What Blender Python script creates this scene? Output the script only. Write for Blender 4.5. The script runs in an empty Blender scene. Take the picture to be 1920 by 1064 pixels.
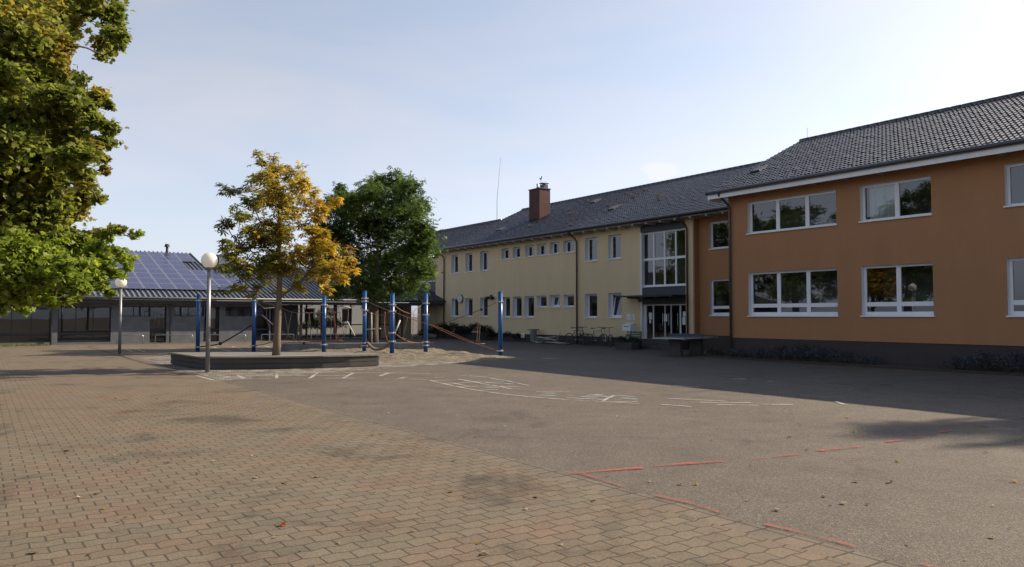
import bpy, math, random
import numpy as np
from mathutils import Vector, Matrix

# ------------------------------------------------------------------ scene, camera, sky, sun
scene = bpy.context.scene
COL = scene.collection
R = math.radians
EL, AZ = 32.0, 69.0            # sun height, and its bearing from the viewing direction (+Y) towards +X

cam_d = bpy.data.cameras.new('camera'); cam = bpy.data.objects.new('camera', cam_d); COL.objects.link(cam)
cam.location = (0, 0, 1.65)
PITCH = math.atan(60 / 1440.0)
cam.rotation_euler = (R(90) + PITCH, 0, 0)
cam_d.sensor_width = 36; cam_d.lens = 27.0; cam_d.clip_start = 0.1; cam_d.clip_end = 3000
scene.camera = cam

world = bpy.data.worlds.new('World'); scene.world = world; world.use_nodes = True
wn, wl = world.node_tree.nodes, world.node_tree.links
wn.clear()
w_out = wn.new('ShaderNodeOutputWorld'); w_bg = wn.new('ShaderNodeBackground')
w_bg.inputs['Strength'].default_value = 0.1
sky = wn.new('ShaderNodeTexSky'); sky.sky_type = 'NISHITA'; sky.sun_disc = False
sky.sun_elevation = R(EL); sky.sun_rotation = R(AZ); sky.altitude = 300
sky.air_density = 1.0; sky.dust_density = 2.2; sky.ozone_density = 1.5
w_tc = wn.new('ShaderNodeTexCoord')
w_map = wn.new('ShaderNodeMapping'); w_map.inputs['Scale'].default_value = (1.0, 1.2, 4.5); w_map.inputs['Rotation'].default_value = (0.0, R(14), R(20))
w_no = wn.new('ShaderNodeTexNoise'); w_no.inputs['Scale'].default_value = 2.1; w_no.inputs['Detail'].default_value = 7; w_no.inputs['Roughness'].default_value = 0.5; w_no.inputs['Distortion'].default_value = 0.35
w_ra = wn.new('ShaderNodeValToRGB'); w_ra.color_ramp.elements[0].position = 0.36; w_ra.color_ramp.elements[1].position = 0.62
w_ra.color_ramp.elements[0].color = (0.58, 0.58, 0.58, 1); w_ra.color_ramp.elements[1].color = (0.97, 0.97, 0.97, 1)
w_mix = wn.new('ShaderNodeMixRGB')                       # thin veil of high cloud, brighter towards the sun like the sky behind it
w_bw = wn.new('ShaderNodeRGBToBW'); w_pow = wn.new('ShaderNodeMath'); w_pow.operation = 'POWER'; w_pow.inputs[1].default_value = 0.6
w_sc = wn.new('ShaderNodeMath'); w_sc.operation = 'MULTIPLY'; w_sc.inputs[1].default_value = 1.95
w_tint = wn.new('ShaderNodeMixRGB'); w_tint.blend_type = 'MULTIPLY'; w_tint.inputs['Fac'].default_value = 1; w_tint.inputs['Color2'].default_value = (0.915, 0.97, 1.125, 1)
wl.new(sky.outputs['Color'], w_bw.inputs[0]); wl.new(w_bw.outputs[0], w_pow.inputs[0]); wl.new(w_pow.outputs[0], w_sc.inputs[0])
wl.new(w_sc.outputs[0], w_tint.inputs['Color1']); wl.new(w_tint.outputs[0], w_mix.inputs['Color2'])
wl.new(w_tc.outputs['Generated'], w_map.inputs['Vector']); wl.new(w_map.outputs[0], w_no.inputs['Vector'])
wl.new(w_no.outputs['Fac'], w_ra.inputs['Fac'])
w_sep = wn.new('ShaderNodeSeparateXYZ'); wl.new(w_tc.outputs['Generated'], w_sep.inputs[0])
w_low = wn.new('ShaderNodeMapRange'); w_low.inputs['From Min'].default_value = 0.02; w_low.inputs['From Max'].default_value = 0.36; w_low.inputs['To Min'].default_value = 0.95; w_low.inputs['To Max'].default_value = 0.0
wl.new(w_sep.outputs['Z'], w_low.inputs['Value'])
w_max = wn.new('ShaderNodeMath'); w_max.operation = 'MAXIMUM'; wl.new(w_low.outputs[0], w_max.inputs[0]); 
w_high = wn.new('ShaderNodeMapRange'); w_high.inputs['From Min'].default_value = 0.36; w_high.inputs['From Max'].default_value = 0.72; w_high.inputs['To Min'].default_value = 1.0; w_high.inputs['To Max'].default_value = 0.15
w_hm = wn.new('ShaderNodeMath'); w_hm.operation = 'MULTIPLY'; wl.new(w_sep.outputs['Z'], w_high.inputs['Value']); wl.new(w_high.outputs[0], w_hm.inputs[0]); wl.new(w_ra.outputs['Color'], w_hm.inputs[1])
wl.new(w_hm.outputs[0], w_max.inputs[1]); wl.new(w_max.outputs[0], w_mix.inputs['Fac'])
wl.new(sky.outputs['Color'], w_mix.inputs['Color1']); # one small heap cloud low over the roofs
w_dv = wn.new('ShaderNodeVectorMath'); w_dv.operation = 'SUBTRACT'; w_dv.inputs[1].default_value = Vector((0.186, 0.965, 0.184)).normalized()
w_ds = wn.new('ShaderNodeMapping'); w_ds.inputs['Scale'].default_value = (1.0, 1.0, 1.7)
w_dl = wn.new('ShaderNodeVectorMath'); w_dl.operation = 'LENGTH'; w_n2 = wn.new('ShaderNodeTexNoise'); w_n2.inputs['Scale'].default_value = 60; w_n2.inputs['Detail'].default_value = 5
w_ma = wn.new('ShaderNodeMath'); w_ma.operation = 'MULTIPLY_ADD'; w_ma.inputs[1].default_value = 0.035
w_mr = wn.new('ShaderNodeMapRange'); w_mr.inputs['From Min'].default_value = 0.034; w_mr.inputs['From Max'].default_value = 0.043; w_mr.inputs['To Min'].default_value = 0.55; w_mr.inputs['To Max'].default_value = 0.0
w_cl = wn.new('ShaderNodeMixRGB'); w_cl.inputs['Color2'].default_value = (4.9, 4.95, 5.1, 1)
wl.new(w_tc.outputs['Generated'], w_dv.inputs[0]); wl.new(w_dv.outputs[0], w_ds.inputs['Vector']); wl.new(w_ds.outputs[0], w_dl.inputs[0]); wl.new(w_tc.outputs['Generated'], w_n2.inputs['Vector'])
wl.new(w_n2.outputs['Fac'], w_ma.inputs[0]); wl.new(w_dl.outputs['Value'], w_ma.inputs[2]); wl.new(w_ma.outputs[0], w_mr.inputs['Value'])
wl.new(w_mr.outputs[0], w_cl.inputs['Fac']); wl.new(w_mix.outputs['Color'], w_cl.inputs['Color1']); wl.new(w_cl.outputs['Color'], w_bg.inputs['Color'])
wl.new(w_bg.outputs['Background'], w_out.inputs['Surface'])

SUN = Vector((math.sin(R(AZ)) * math.cos(R(EL)), math.cos(R(AZ)) * math.cos(R(EL)), math.sin(R(EL))))
sun_d = bpy.data.lights.new('sun', 'SUN'); sun_o = bpy.data.objects.new('sun', sun_d); COL.objects.link(sun_o)
sun_d.energy = 4.6; sun_d.angle = R(0.5); sun_d.color = (1.0, 0.845, 0.64)
sun_o.rotation_euler = SUN.to_track_quat('Z', 'Y').to_euler(); sun_o.location = (60, 30, 50)

scene.view_settings.view_transform = 'Standard'; scene.view_settings.look = 'None'
scene.view_settings.exposure = 1.0; scene.view_settings.gamma = 1.0
scene.render.engine = 'CYCLES'
scene.cycles.max_bounces = 8; scene.cycles.transparent_max_bounces = 12

# ------------------------------------------------------------------ frame of the place
F = 1440.0
CAM = Vector((0, 0, 1.65)); CP, SP = math.cos(PITCH), math.sin(PITCH)
def ray(x, y):
    a = (x - 960) / F; b = -(y - 532) / F
    return Vector((a, CP - b * SP, SP + b * CP))
def gnd(x, y, z=0.0):                     # where a sight line of the survey photo meets height z
    d = ray(x, y); return CAM + d * ((z - CAM.z) / d.z)
def at(x, y, D):                          # ... or reaches the depth D
    d = ray(x, y); return CAM + d * (D / d.y)
U = Vector((0.5685, -0.8228, 0)).normalized()      # along the school front, towards the viewer
V = Vector((-U.y, U.x, 0))                          # into the school building
O = Vector((8.64, 30.5, 0))                         # corner of the orange block
ANG = math.atan2(U.y, U.x)
def W(s, v, z=0.0): return O + U * s + V * v + Vector((0, 0, z))

rng = random.Random(7)
npr = np.random.default_rng(11)

# ------------------------------------------------------------------ helpers
class MB:
    def __init__(self): self.v = []; self.f = []; self.m = []; self.smooth = False
    def add(self, vs, fs, mi=0):
        n = len(self.v); self.v += [tuple(p) for p in vs]
        for f in fs: self.f.append([n + i for i in f]); self.m.append(mi)
        return self
    def box(self, x0, x1, y0, y1, z0, z1, mi=0):
        self.add([(x0,y0,z0),(x1,y0,z0),(x1,y1,z0),(x0,y1,z0),(x0,y0,z1),(x1,y0,z1),(x1,y1,z1),(x0,y1,z1)],
                 [(0,3,2,1),(4,5,6,7),(0,1,5,4),(1,2,6,5),(2,3,7,6),(3,0,4,7)], mi); return self
    def quad(self, a, b, c, d, mi=0): self.add([a,b,c,d], [(0,1,2,3)], mi); return self
    def poly(self, pts, mi=0): self.add(pts, [tuple(range(len(pts)))], mi); return self
    def prism(self, pts, z0, z1, mi=0):
        n = len(pts)
        self.add([(p[0],p[1],z0) for p in pts] + [(p[0],p[1],z1) for p in pts],
                 [tuple(range(n-1,-1,-1)), tuple(range(n,2*n))] + [(i,(i+1)%n,n+(i+1)%n,n+i) for i in range(n)], mi); return self
    def tube(self, pts, r, n=6, mi=0, cap=True):
        pts = [Vector(p) for p in pts]; rs = r if isinstance(r, (list, tuple)) else [r] * len(pts)
        vs = []; prev = None
        for i, p in enumerate(pts):
            t = (pts[min(i+1, len(pts)-1)] - pts[max(i-1, 0)])
            t = t.normalized() if t.length > 1e-9 else Vector((0,0,1))
            if prev is None:
                a = Vector((0,0,1)) if abs(t.z) < 0.9 else Vector((1,0,0)); s = t.cross(a).normalized()
            else:
                s = (prev - t * prev.dot(t)); s = s.normalized() if s.length > 1e-6 else t.orthogonal().normalized()
            prev = s; q = t.cross(s)
            for k in range(n):
                a = 2 * math.pi * k / n; vs.append(p + (s * math.cos(a) + q * math.sin(a)) * rs[i])
        fs = [(i*n+k, i*n+(k+1)%n, (i+1)*n+(k+1)%n, (i+1)*n+k) for i in range(len(pts)-1) for k in range(n)]
        if cap: fs += [tuple(range(n-1,-1,-1)), tuple(range((len(pts)-1)*n, len(pts)*n))]
        self.add(vs, fs, mi); return self
    def lathe(self, prof, n=16, c=(0,0,0), mi=0):
        vs = [(c[0]+r*math.cos(2*math.pi*k/n), c[1]+r*math.sin(2*math.pi*k/n), c[2]+z) for r, z in prof for k in range(n)]
        m = len(prof)
        fs = [(i*n+k, i*n+(k+1)%n, (i+1)*n+(k+1)%n, (i+1)*n+k) for i in range(m-1) for k in range(n)]
        fs += [tuple(range(n-1,-1,-1)), tuple(range((m-1)*n, m*n))]
        self.add(vs, fs, mi); return self
    def build(self, name, mats, parent=None, off=(0,0,0), smooth=False, bevel=0.0):
        me = bpy.data.meshes.new(name)
        me.from_pydata([(p[0]-off[0], p[1]-off[1], p[2]-off[2]) for p in self.v], [], self.f)
        mats = mats if isinstance(mats, (list, tuple)) else [mats]
        for m in mats: me.materials.append(m)
        if len(mats) > 1: me.polygons.foreach_set('material_index', self.m)
        if smooth or self.smooth: me.polygons.foreach_set('use_smooth', [True] * len(me.polygons))
        me.update()
        o = bpy.data.objects.new(name, me); COL.objects.link(o)
        if parent is not None: o.parent = parent
        if bevel:
            b = o.modifiers.new('bevel', 'BEVEL'); b.width = bevel; b.segments = 2; b.limit_method = 'ANGLE'
        return o

def tag(o, label=None, cat=None, group=None, kind=None):
    if label: o['label'] = label
    if cat: o['category'] = cat
    if group: o['group'] = group
    if kind: o['kind'] = kind
    return o
def empty(name, loc, rz=0.0):
    o = bpy.data.objects.new(name, None); COL.objects.link(o); o.location = loc; o.rotation_euler = (0, 0, rz); o.empty_display_size = 0.3
    return o
def copy_tree(o, parent=None):
    c = o.copy(); COL.objects.link(c); c.parent = parent
    for ch in list(o.children): copy_tree(ch, c)
    return c
def recentre(o):                          # origin of a mesh thing moved to the middle of its base
    co = np.empty(len(o.data.vertices) * 3); o.data.vertices.foreach_get('co', co); co = co.reshape(-1, 3)
    c = np.array([(co[:,0].min()+co[:,0].max())/2, (co[:,1].min()+co[:,1].max())/2, co[:,2].min()])
    o.data.vertices.foreach_set('co', (co - c).ravel()); o.data.update(); o.location = Vector(c) + o.location
    return o

# ------------------------------------------------------------------ materials
def new_mat(name):
    m = bpy.data.materials.new(name); m.use_nodes = True; nt = m.node_tree
    b = nt.nodes['Principled BSDF']; return m, nt, nt.nodes, nt.links, b
def rgb(c): return (c[0], c[1], c[2], 1)
def mat(name, col, rough=0.8, var=0.15, scale=3.0, bump=0.0, bscale=40.0, metal=0.0, spec=0.5, stretch=(1,1,1), dirt=0.0):
    m, nt, N, L, b = new_mat(name)
    b.inputs['Roughness'].default_value = rough; b.inputs['Metallic'].default_value = metal
    b.inputs['Specular IOR Level'].default_value = spec
    tc = N.new('ShaderNodeTexCoord'); mp = N.new('ShaderNodeMapping'); mp.inputs['Scale'].default_value = stretch
    L.new(tc.outputs['Object'], mp.inputs['Vector'])
    no = N.new('ShaderNodeTexNoise'); no.inputs['Scale'].default_value = scale; no.inputs['Detail'].default_value = 6; no.inputs['Roughness'].default_value = 0.6
    L.new(mp.outputs[0], no.inputs['Vector'])
    mx = N.new('ShaderNodeMixRGB'); mx.inputs['Color1'].default_value = rgb([c * (1 - var) for c in col]); mx.inputs['Color2'].default_value = rgb([min(1, c * (1 + var)) for c in col])
    L.new(no.outputs['Fac'], mx.inputs['Fac'])
    out = mx.outputs[0]
    if dirt:
        n2 = N.new('ShaderNodeTexNoise'); n2.inputs['Scale'].default_value = 0.7; n2.inputs['Detail'].default_value = 8; n2.inputs['Roughness'].default_value = 0.65
        mp2 = N.new('ShaderNodeMapping'); mp2.inputs['Scale'].default_value = (2.2, 2.2, 0.5); L.new(tc.outputs['Object'], mp2.inputs['Vector']); L.new(mp2.outputs[0], n2.inputs['Vector'])
        r2 = N.new('ShaderNodeValToRGB'); r2.color_ramp.elements[0].position = 0.35; r2.color_ramp.elements[0].color = (1-dirt, 1-dirt, 1-dirt, 1); r2.color_ramp.elements[1].position = 0.62; r2.color_ramp.elements[1].color = (1,1,1,1)
        L.new(n2.outputs['Fac'], r2.inputs['Fac'])
        mm = N.new('ShaderNodeMixRGB'); mm.blend_type = 'MULTIPLY'; mm.inputs['Fac'].default_value = 1; L.new(out, mm.inputs['Color1']); L.new(r2.outputs[0], mm.inputs['Color2']); out = mm.outputs[0]
    L.new(out, b.inputs['Base Color'])
    if bump:
        nb = N.new('ShaderNodeTexNoise'); nb.inputs['Scale'].default_value = bscale; nb.inputs['Detail'].default_value = 4
        L.new(mp.outputs[0], nb.inputs['Vector'])
        bp = N.new('ShaderNodeBump'); bp.inputs['Strength'].default_value = bump; bp.inputs['Distance'].default_value = 0.02
        L.new(nb.outputs['Fac'], bp.inputs['Height']); L.new(bp.outputs[0], b.inputs['Normal'])
    return m

def leaf_mat(name, trans=0.45, gloss=0.015):
    m, nt, N, L, b = new_mat(name); N.remove(b)
    out = N['Material Output']
    at_ = N.new('ShaderNodeAttribute'); at_.attribute_name = 'leaf_colour'
    d = N.new('ShaderNodeBsdfDiffuse'); t = N.new('ShaderNodeBsdfTranslucent'); g = N.new('ShaderNodeBsdfGlossy'); g.inputs['Roughness'].default_value = 0.5; g.inputs['Color'].default_value = (0.9, 0.9, 0.9, 1)
    hs = N.new('ShaderNodeHueSaturation'); hs.inputs['Saturation'].default_value = 1.0; hs.inputs['Value'].default_value = 1.65
    L.new(at_.outputs['Color'], d.inputs['Color']); L.new(at_.outputs['Color'], hs.inputs['Color']); L.new(hs.outputs[0], t.inputs['Color'])
    m1 = N.new('ShaderNodeMixShader'); m1.inputs[0].default_value = trans; L.new(d.outputs[0], m1.inputs[1]); L.new(t.outputs[0], m1.inputs[2])
    m2 = N.new('ShaderNodeMixShader'); m2.inputs[0].default_value = gloss; L.new(m1.outputs[0], m2.inputs[1]); L.new(g.outputs[0], m2.inputs[2])
    L.new(m2.outputs[0], out.inputs['Surface']); return m

def glass_mat(name, tint=(0.75, 0.8, 0.8), ior=1.75):
    m, nt, N, L, b = new_mat(name); N.remove(b); out = N['Material Output']
    tr = N.new('ShaderNodeBsdfTransparent'); tr.inputs['Color'].default_value = rgb(tint)
    gl = N.new('ShaderNodeBsdfGlossy'); gl.inputs['Roughness'].default_value = 0.0; gl.inputs['Color'].default_value = (0.93, 0.96, 1, 1)
    fr = N.new('ShaderNodeFresnel'); fr.inputs['IOR'].default_value = ior
    tc = N.new('ShaderNodeTexCoord'); no = N.new('ShaderNodeTexNoise'); no.inputs['Scale'].default_value = 0.9; no.inputs['Detail'].default_value = 1
    bp = N.new('ShaderNodeBump'); bp.inputs['Strength'].default_value = 0.06; bp.inputs['Distance'].default_value = 0.02
    L.new(tc.outputs['Object'], no.inputs['Vector']); L.new(no.outputs['Fac'], bp.inputs['Height']); L.new(bp.outputs[0], gl.inputs['Normal'])
    mx = N.new('ShaderNodeMixShader'); L.new(fr.outputs[0], mx.inputs[0]); L.new(tr.outputs[0], mx.inputs[1]); L.new(gl.outputs[0], mx.inputs[2])
    L.new(mx.outputs[0], out.inputs['Surface']); return m

def uv_coords(N, L):                      # ground coordinates (metres): x = into the school, y = along its front
    ge = N.new('ShaderNodeNewGeometry')
    d1 = N.new('ShaderNodeVectorMath'); d1.operation = 'DOT_PRODUCT'; d1.inputs[1].default_value = V
    d2 = N.new('ShaderNodeVectorMath'); d2.operation = 'DOT_PRODUCT'; d2.inputs[1].default_value = U
    L.new(ge.outputs['Position'], d1.inputs[0]); L.new(ge.outputs['Position'], d2.inputs[0])
    cb = N.new('ShaderNodeCombineXYZ'); L.new(d1.outputs['Value'], cb.inputs[0]); L.new(d2.outputs['Value'], cb.inputs[1])
    return cb.outputs[0], ge.outputs['Position']
def noise(N, L, vec, scale, detail=4, rough=0.55, dist=0.0):
    n = N.new('ShaderNodeTexNoise'); n.inputs['Scale'].default_value = scale; n.inputs['Detail'].default_value = detail; n.inputs['Roughness'].default_value = rough; n.inputs['Distortion'].default_value = dist
    L.new(vec, n.inputs['Vector']); return n.outputs['Fac']
def ramp(N, L, fac, stops):
    r = N.new('ShaderNodeValToRGB'); e = r.color_ramp.elements
    while len(e) < len(stops): e.new(0.5)
    for k, (p, c) in enumerate(stops): e[k].position = p; e[k].color = rgb(c if isinstance(c, (list, tuple)) else (c, c, c))
    L.new(fac, r.inputs['Fac']); return r.outputs['Color']
def mixc(N, L, a, b, fac, mode='MIX'):
    m = N.new('ShaderNodeMixRGB'); m.blend_type = mode
    for k, x in ((1, a), (2, b)):
        if isinstance(x, (tuple, list)): m.inputs[k].default_value = rgb(x)
        else: L.new(x, m.inputs[k])
    if isinstance(fac, (int, float)): m.inputs[0].default_value = fac
    else: L.new(fac, m.inputs[0])
    return m.outputs[0]

def paver_mat(name, bw, bh, c1, c2, mortar, msize=0.011, red=None, offset=0.5, wob=0.018):
    m, nt, N, L, b = new_mat(name); b.inputs['Roughness'].default_value = 0.88; b.inputs['Specular IOR Level'].default_value = 0.3
    uv, pos = uv_coords(N, L)
    # interlocking stones: the joints zigzag a little
    wv = N.new('ShaderNodeTexNoise'); wv.inputs['Scale'].default_value = 9.0; wv.inputs['Detail'].default_value = 1; L.new(uv, wv.inputs['Vector'])
    sb = N.new('ShaderNodeVectorMath'); sb.operation = 'SUBTRACT'; sb.inputs[1].default_value = (0.5, 0.5, 0.5); L.new(wv.outputs['Color'], sb.inputs[0])
    sc = N.new('ShaderNodeVectorMath'); sc.operation = 'SCALE'; sc.inputs['Scale'].default_value = wob; L.new(sb.outputs[0], sc.inputs[0])
    ad = N.new('ShaderNodeVectorMath'); ad.operation = 'ADD'; L.new(uv, ad.inputs[0]); L.new(sc.outputs[0], ad.inputs[1])
    if wob < .03 and offset > 0:             # the stones' long sides run in a shallow zigzag
        sx = N.new('ShaderNodeSeparateXYZ'); L.new(ad.outputs[0], sx.inputs[0])
        pp = N.new('ShaderNodeMath'); pp.operation = 'PINGPONG'; pp.inputs[1].default_value = bw / 2; L.new(sx.outputs['X'], pp.inputs[0])
        my = N.new('ShaderNodeMath'); my.operation = 'MULTIPLY_ADD'; my.inputs[1].default_value = 0.24; L.new(pp.outputs[0], my.inputs[0]); L.new(sx.outputs['Y'], my.inputs[2])
        cx = N.new('ShaderNodeCombineXYZ'); L.new(sx.outputs['X'], cx.inputs['X']); L.new(my.outputs[0], cx.inputs['Y']); ad = cx
    br = N.new('ShaderNodeTexBrick'); br.offset = offset; br.inputs['Scale'].default_value = 1.0
    br.inputs['Brick Width'].default_value = bw; br.inputs['Row Height'].default_value = bh
    br.inputs['Mortar Size'].default_value = msize; br.inputs['Mortar Smooth'].default_value = 0.25; br.inputs['Bias'].default_value = 0.0
    br.inputs['Color1'].default_value = rgb(c1); br.inputs['Color2'].default_value = rgb(c2); br.inputs['Mortar'].default_value = rgb(mortar)
    L.new(ad.outputs[0], br.inputs['Vector'])
    col = br.outputs['Color']
    big = noise(N, L, pos, 0.16, 5, 0.6)
    if red:
        col = mixc(N, L, col, mixc(N, L, col, red, 1.0, 'MULTIPLY'), ramp(N, L, big, [(0.42, 0.0), (0.62, 1.0)]))
    col = mixc(N, L, col, mixc(N, L, col, (1.07, 0.965, 0.94), 1.0, 'MULTIPLY'), ramp(N, L, noise(N, L, pos, 1.3, 3, 0.5), [(0.45, 0.0), (0.62, 1.0)]))
    col = mixc(N, L, col, ramp(N, L, noise(N, L, pos, 0.75, 7, 0.68, 0.6), [(0.33, 0.50), (0.40, 0.78), (0.46, 1.0), (0.75, 1.07)]), 1.0, 'MULTIPLY')
    vs_ = N.new('ShaderNodeTexVoronoi'); vs_.inputs['Scale'].default_value = 14; L.new(pos, vs_.inputs['Vector'])
    col = mixc(N, L, col, (0.30, 0.27, 0.22), ramp(N, L, vs_.outputs['Distance'], [(0.05, 0.55), (0.075, 0.0)]))
    col = mixc(N, L, col, ramp(N, L, noise(N, L, pos, 45, 5, 0.7), [(0.3, 0.72), (0.7, 1.25)]), 1.0, 'MULTIPLY')
    col = mixc(N, L, col, ramp(N, L, noise(N, L, pos, 170, 2, 0.5), [(0.3, 0.75), (0.7, 1.25)]), 1.0, 'MULTIPLY')
    L.new(col, b.inputs['Base Color'])
    h = N.new('ShaderNodeMath'); h.operation = 'MULTIPLY_ADD'; h.inputs[1].default_value = -1.0
    n2 = N.new('ShaderNodeMath'); n2.operation = 'MULTIPLY'; n2.inputs[1].default_value = 0.35; L.new(noise(N, L, pos, 70, 4, 0.6), n2.inputs[0])
    L.new(br.outputs['Fac'], h.inputs[0]); L.new(n2.outputs[0], h.inputs[2])
    bp = N.new('ShaderNodeBump'); bp.inputs['Strength'].default_value = 0.7; bp.inputs['Distance'].default_value = 0.008
    L.new(h.outputs[0], bp.inputs['Height']); L.new(bp.outputs[0], b.inputs['Normal'])
    return m

def asphalt_mat():
    m, nt, N, L, b = new_mat('asphalt'); b.inputs['Roughness'].default_value = 0.85; b.inputs['Specular IOR Level'].default_value = 0.3
    uv, pos = uv_coords(N, L)
    base = ramp(N, L, noise(N, L, pos, 0.22, 6, 0.6, 0.5), [(0.3, (0.084, 0.069, 0.055)), (0.7, (0.108, 0.090, 0.071))])
    base = mixc(N, L, base, ramp(N, L, noise(N, L, pos, 1.6, 6, 0.7), [(0.3, 0.82), (0.7, 1.12)]), 1.0, 'MULTIPLY')
    vo = N.new('ShaderNodeTexVoronoi'); vo.inputs['Scale'].default_value = 95; L.new(pos, vo.inputs['Vector'])
    base = mixc(N, L, base, ramp(N, L, vo.outputs['Color'], [(0.15, 0.5), (0.55, 0.97), (0.9, 1.9)]), 0.7, 'MULTIPLY')
    base = mixc(N, L, base, ramp(N, L, noise(N, L, pos, 32, 3, 0.6), [(0.3, 0.7), (0.7, 1.3)]), 1.0, 'MULTIPLY')
    base = mixc(N, L, base, ramp(N, L, noise(N, L, pos, 0.45, 8, 0.72, 1.5), [(0.34, 0.72), (0.42, 1.0), (0.8, 1.06)]), 1.0, 'MULTIPLY')
    cv = N.new('ShaderNodeTexVoronoi'); cv.feature = 'DISTANCE_TO_EDGE'; cv.inputs['Scale'].default_value = 0.16
    wn_ = N.new('ShaderNodeTexNoise'); wn_.inputs['Scale'].default_value = 1.3; wn_.inputs['Detail'].default_value = 6; L.new(pos, wn_.inputs['Vector'])
    av = N.new('ShaderNodeVectorMath'); av.operation = 'ADD'; L.new(pos, av.inputs[0]); L.new(wn_.outputs['Color'], av.inputs[1]); L.new(av.outputs[0], cv.inputs['Vector'])
    base = mixc(N, L, base, ramp(N, L, cv.outputs['Distance'], [(0.0, 0.62), (0.0035, 1.0)]), 0.8, 'MULTIPLY')
    L.new(base, b.inputs['Base Color'])
    bp = N.new('ShaderNodeBump'); bp.inputs['Strength'].default_value = 0.6; bp.inputs['Distance'].default_value = 0.006
    L.new(vo.outputs['Distance'], bp.inputs['Height']); L.new(bp.outputs[0], b.inputs['Normal'])
    return m

def worn_mat(name, col, lo, hi, scale=38, top=0.9):   # chalk or paint worn away in spots
    m, nt, N, L, b = new_mat(name); b.inputs['Base Color'].default_value = rgb(col); b.inputs['Roughness'].default_value = 0.9; b.inputs['Specular IOR Level'].default_value = 0.2
    uv, pos = uv_coords(N, L)
    a = noise(N, L, pos, scale, 5, 0.7); c = noise(N, L, pos, 2.3, 3, 0.6)
    mx = N.new('ShaderNodeMath'); mx.operation = 'MULTIPLY_ADD'; mx.inputs[1].default_value = 0.6; L.new(c, mx.inputs[0])
    s = N.new('ShaderNodeMath'); s.operation = 'MULTIPLY'; s.inputs[1].default_value = 0.4; L.new(a, s.inputs[0]); L.new(s.outputs[0], mx.inputs[2])
    L.new(ramp(N, L, mx.outputs[0], [(lo, 0.0), (hi, top)]), b.inputs['Alpha'])
    return m

def brickwall_mat(name, c1, c2, mortar, bw, bh, ax='xz', bump=0.4):
    m, nt, N, L, b = new_mat(name); b.inputs['Roughness'].default_value = 0.85
    tc = N.new('ShaderNodeTexCoord'); sp = N.new('ShaderNodeSeparateXYZ'); cb = N.new('ShaderNodeCombineXYZ'); L.new(tc.outputs['Object'], sp.inputs[0])
    if ax == 'xz': L.new(sp.outputs['X'], cb.inputs['X'])
    else:
        s = N.new('ShaderNodeMath'); L.new(sp.outputs['X'], s.inputs[0]); L.new(sp.outputs['Y'], s.inputs[1]); L.new(s.outputs[0], cb.inputs['X'])
    L.new(sp.outputs['Z'], cb.inputs['Y'])
    br = N.new('ShaderNodeTexBrick'); br.inputs['Scale'].default_value = 1; br.inputs['Brick Width'].default_value = bw; br.inputs['Row Height'].default_value = bh
    br.inputs['Mortar Size'].default_value = 0.008; br.inputs['Color1'].default_value = rgb(c1); br.inputs['Color2'].default_value = rgb(c2); br.inputs['Mortar'].default_value = rgb(mortar)
    L.new(cb.outputs[0], br.inputs['Vector'])
    L.new(mixc(N, L, br.outputs['Color'], ramp(N, L, noise(N, L, tc.outputs['Object'], 2.0, 5), [(0.3, 0.8), (0.7, 1.15)]), 1.0, 'MULTIPLY'), b.inputs['Base Color'])
    bp = N.new('ShaderNodeBump'); bp.invert = True; bp.inputs['Strength'].default_value = bump; bp.inputs['Distance'].default_value = 0.01
    L.new(br.outputs['Fac'], bp.inputs['Height']); L.new(bp.outputs[0], b.inputs['Normal'])
    return m

M = {}
M['orange'] = mat('orange_render', (0.365, 0.182, 0.083), 0.92, 0.08, 1.2, 0.25, 60, dirt=0.07)
M['yellow'] = mat('yellow_render', (0.64, 0.51, 0.31), 0.92, 0.05, 1.2, 0.25, 60, dirt=0.06)
M['plinth'] = mat('dark_plinth', (0.05, 0.038, 0.036), 0.9, 0.2, 2.5, 0.3, 30)
M['white'] = mat('white_paint', (0.74, 0.75, 0.76), 0.45, 0.04, 2.0, dirt=0.08)
M['reveal'] = mat('pale_reveal', (0.62, 0.63, 0.65), 0.7, 0.05, 2.0)
M['tile'] = mat('dark_roof_tile', (0.021, 0.020, 0.023), 0.32, 0.7, 3.0, 0.2, 50, spec=0.8)
M['gutter'] = mat('grey_gutter', (0.075, 0.075, 0.08), 0.45, 0.15, 5.0, metal=0.4)
M['pipe'] = mat('bronze_downpipe', (0.085, 0.068, 0.055), 0.5, 0.2, 6.0, metal=0.3)
M['soffit'] = mat('soffit_board', (0.33, 0.29, 0.24), 0.8, 0.1, 3.0)
M['slate'] = mat('slate_panel', (0.045, 0.047, 0.06), 0.6, 0.1, 3.0)
M['glass'] = glass_mat('window_glass', (0.75, 0.8, 0.8), 1.85)
M['dimglass'] = glass_mat('dim_glass', (0.45, 0.48, 0.5), 1.6)
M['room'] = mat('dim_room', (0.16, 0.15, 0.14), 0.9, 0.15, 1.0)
M['curtain'] = mat('white_curtain', (0.7, 0.7, 0.68), 0.9, 0.1, 9.0, stretch=(6, 1, 0.3))
M['brick'] = brickwall_mat('chimney_brick', (0.095, 0.030, 0.027), (0.07, 0.024, 0.022), (0.07, 0.045, 0.04), 0.25, 0.075, 'xyz')
M['metal'] = mat('galvanised_steel', (0.42, 0.43, 0.44), 0.38, 0.15, 9.0, metal=0.8)
M['polegrey'] = mat('grey_lamp_post', (0.20, 0.205, 0.215), 0.4, 0.12, 7.0, metal=0.35)
M['bluepole'] = mat('blue_pole_paint', (0.009, 0.075, 0.23), 0.35, 0.12, 4.0, dirt=0.15)
M['clamp'] = mat('white_clamp', (0.45, 0.43, 0.41), 0.5, 0.12, 8.0)
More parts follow.
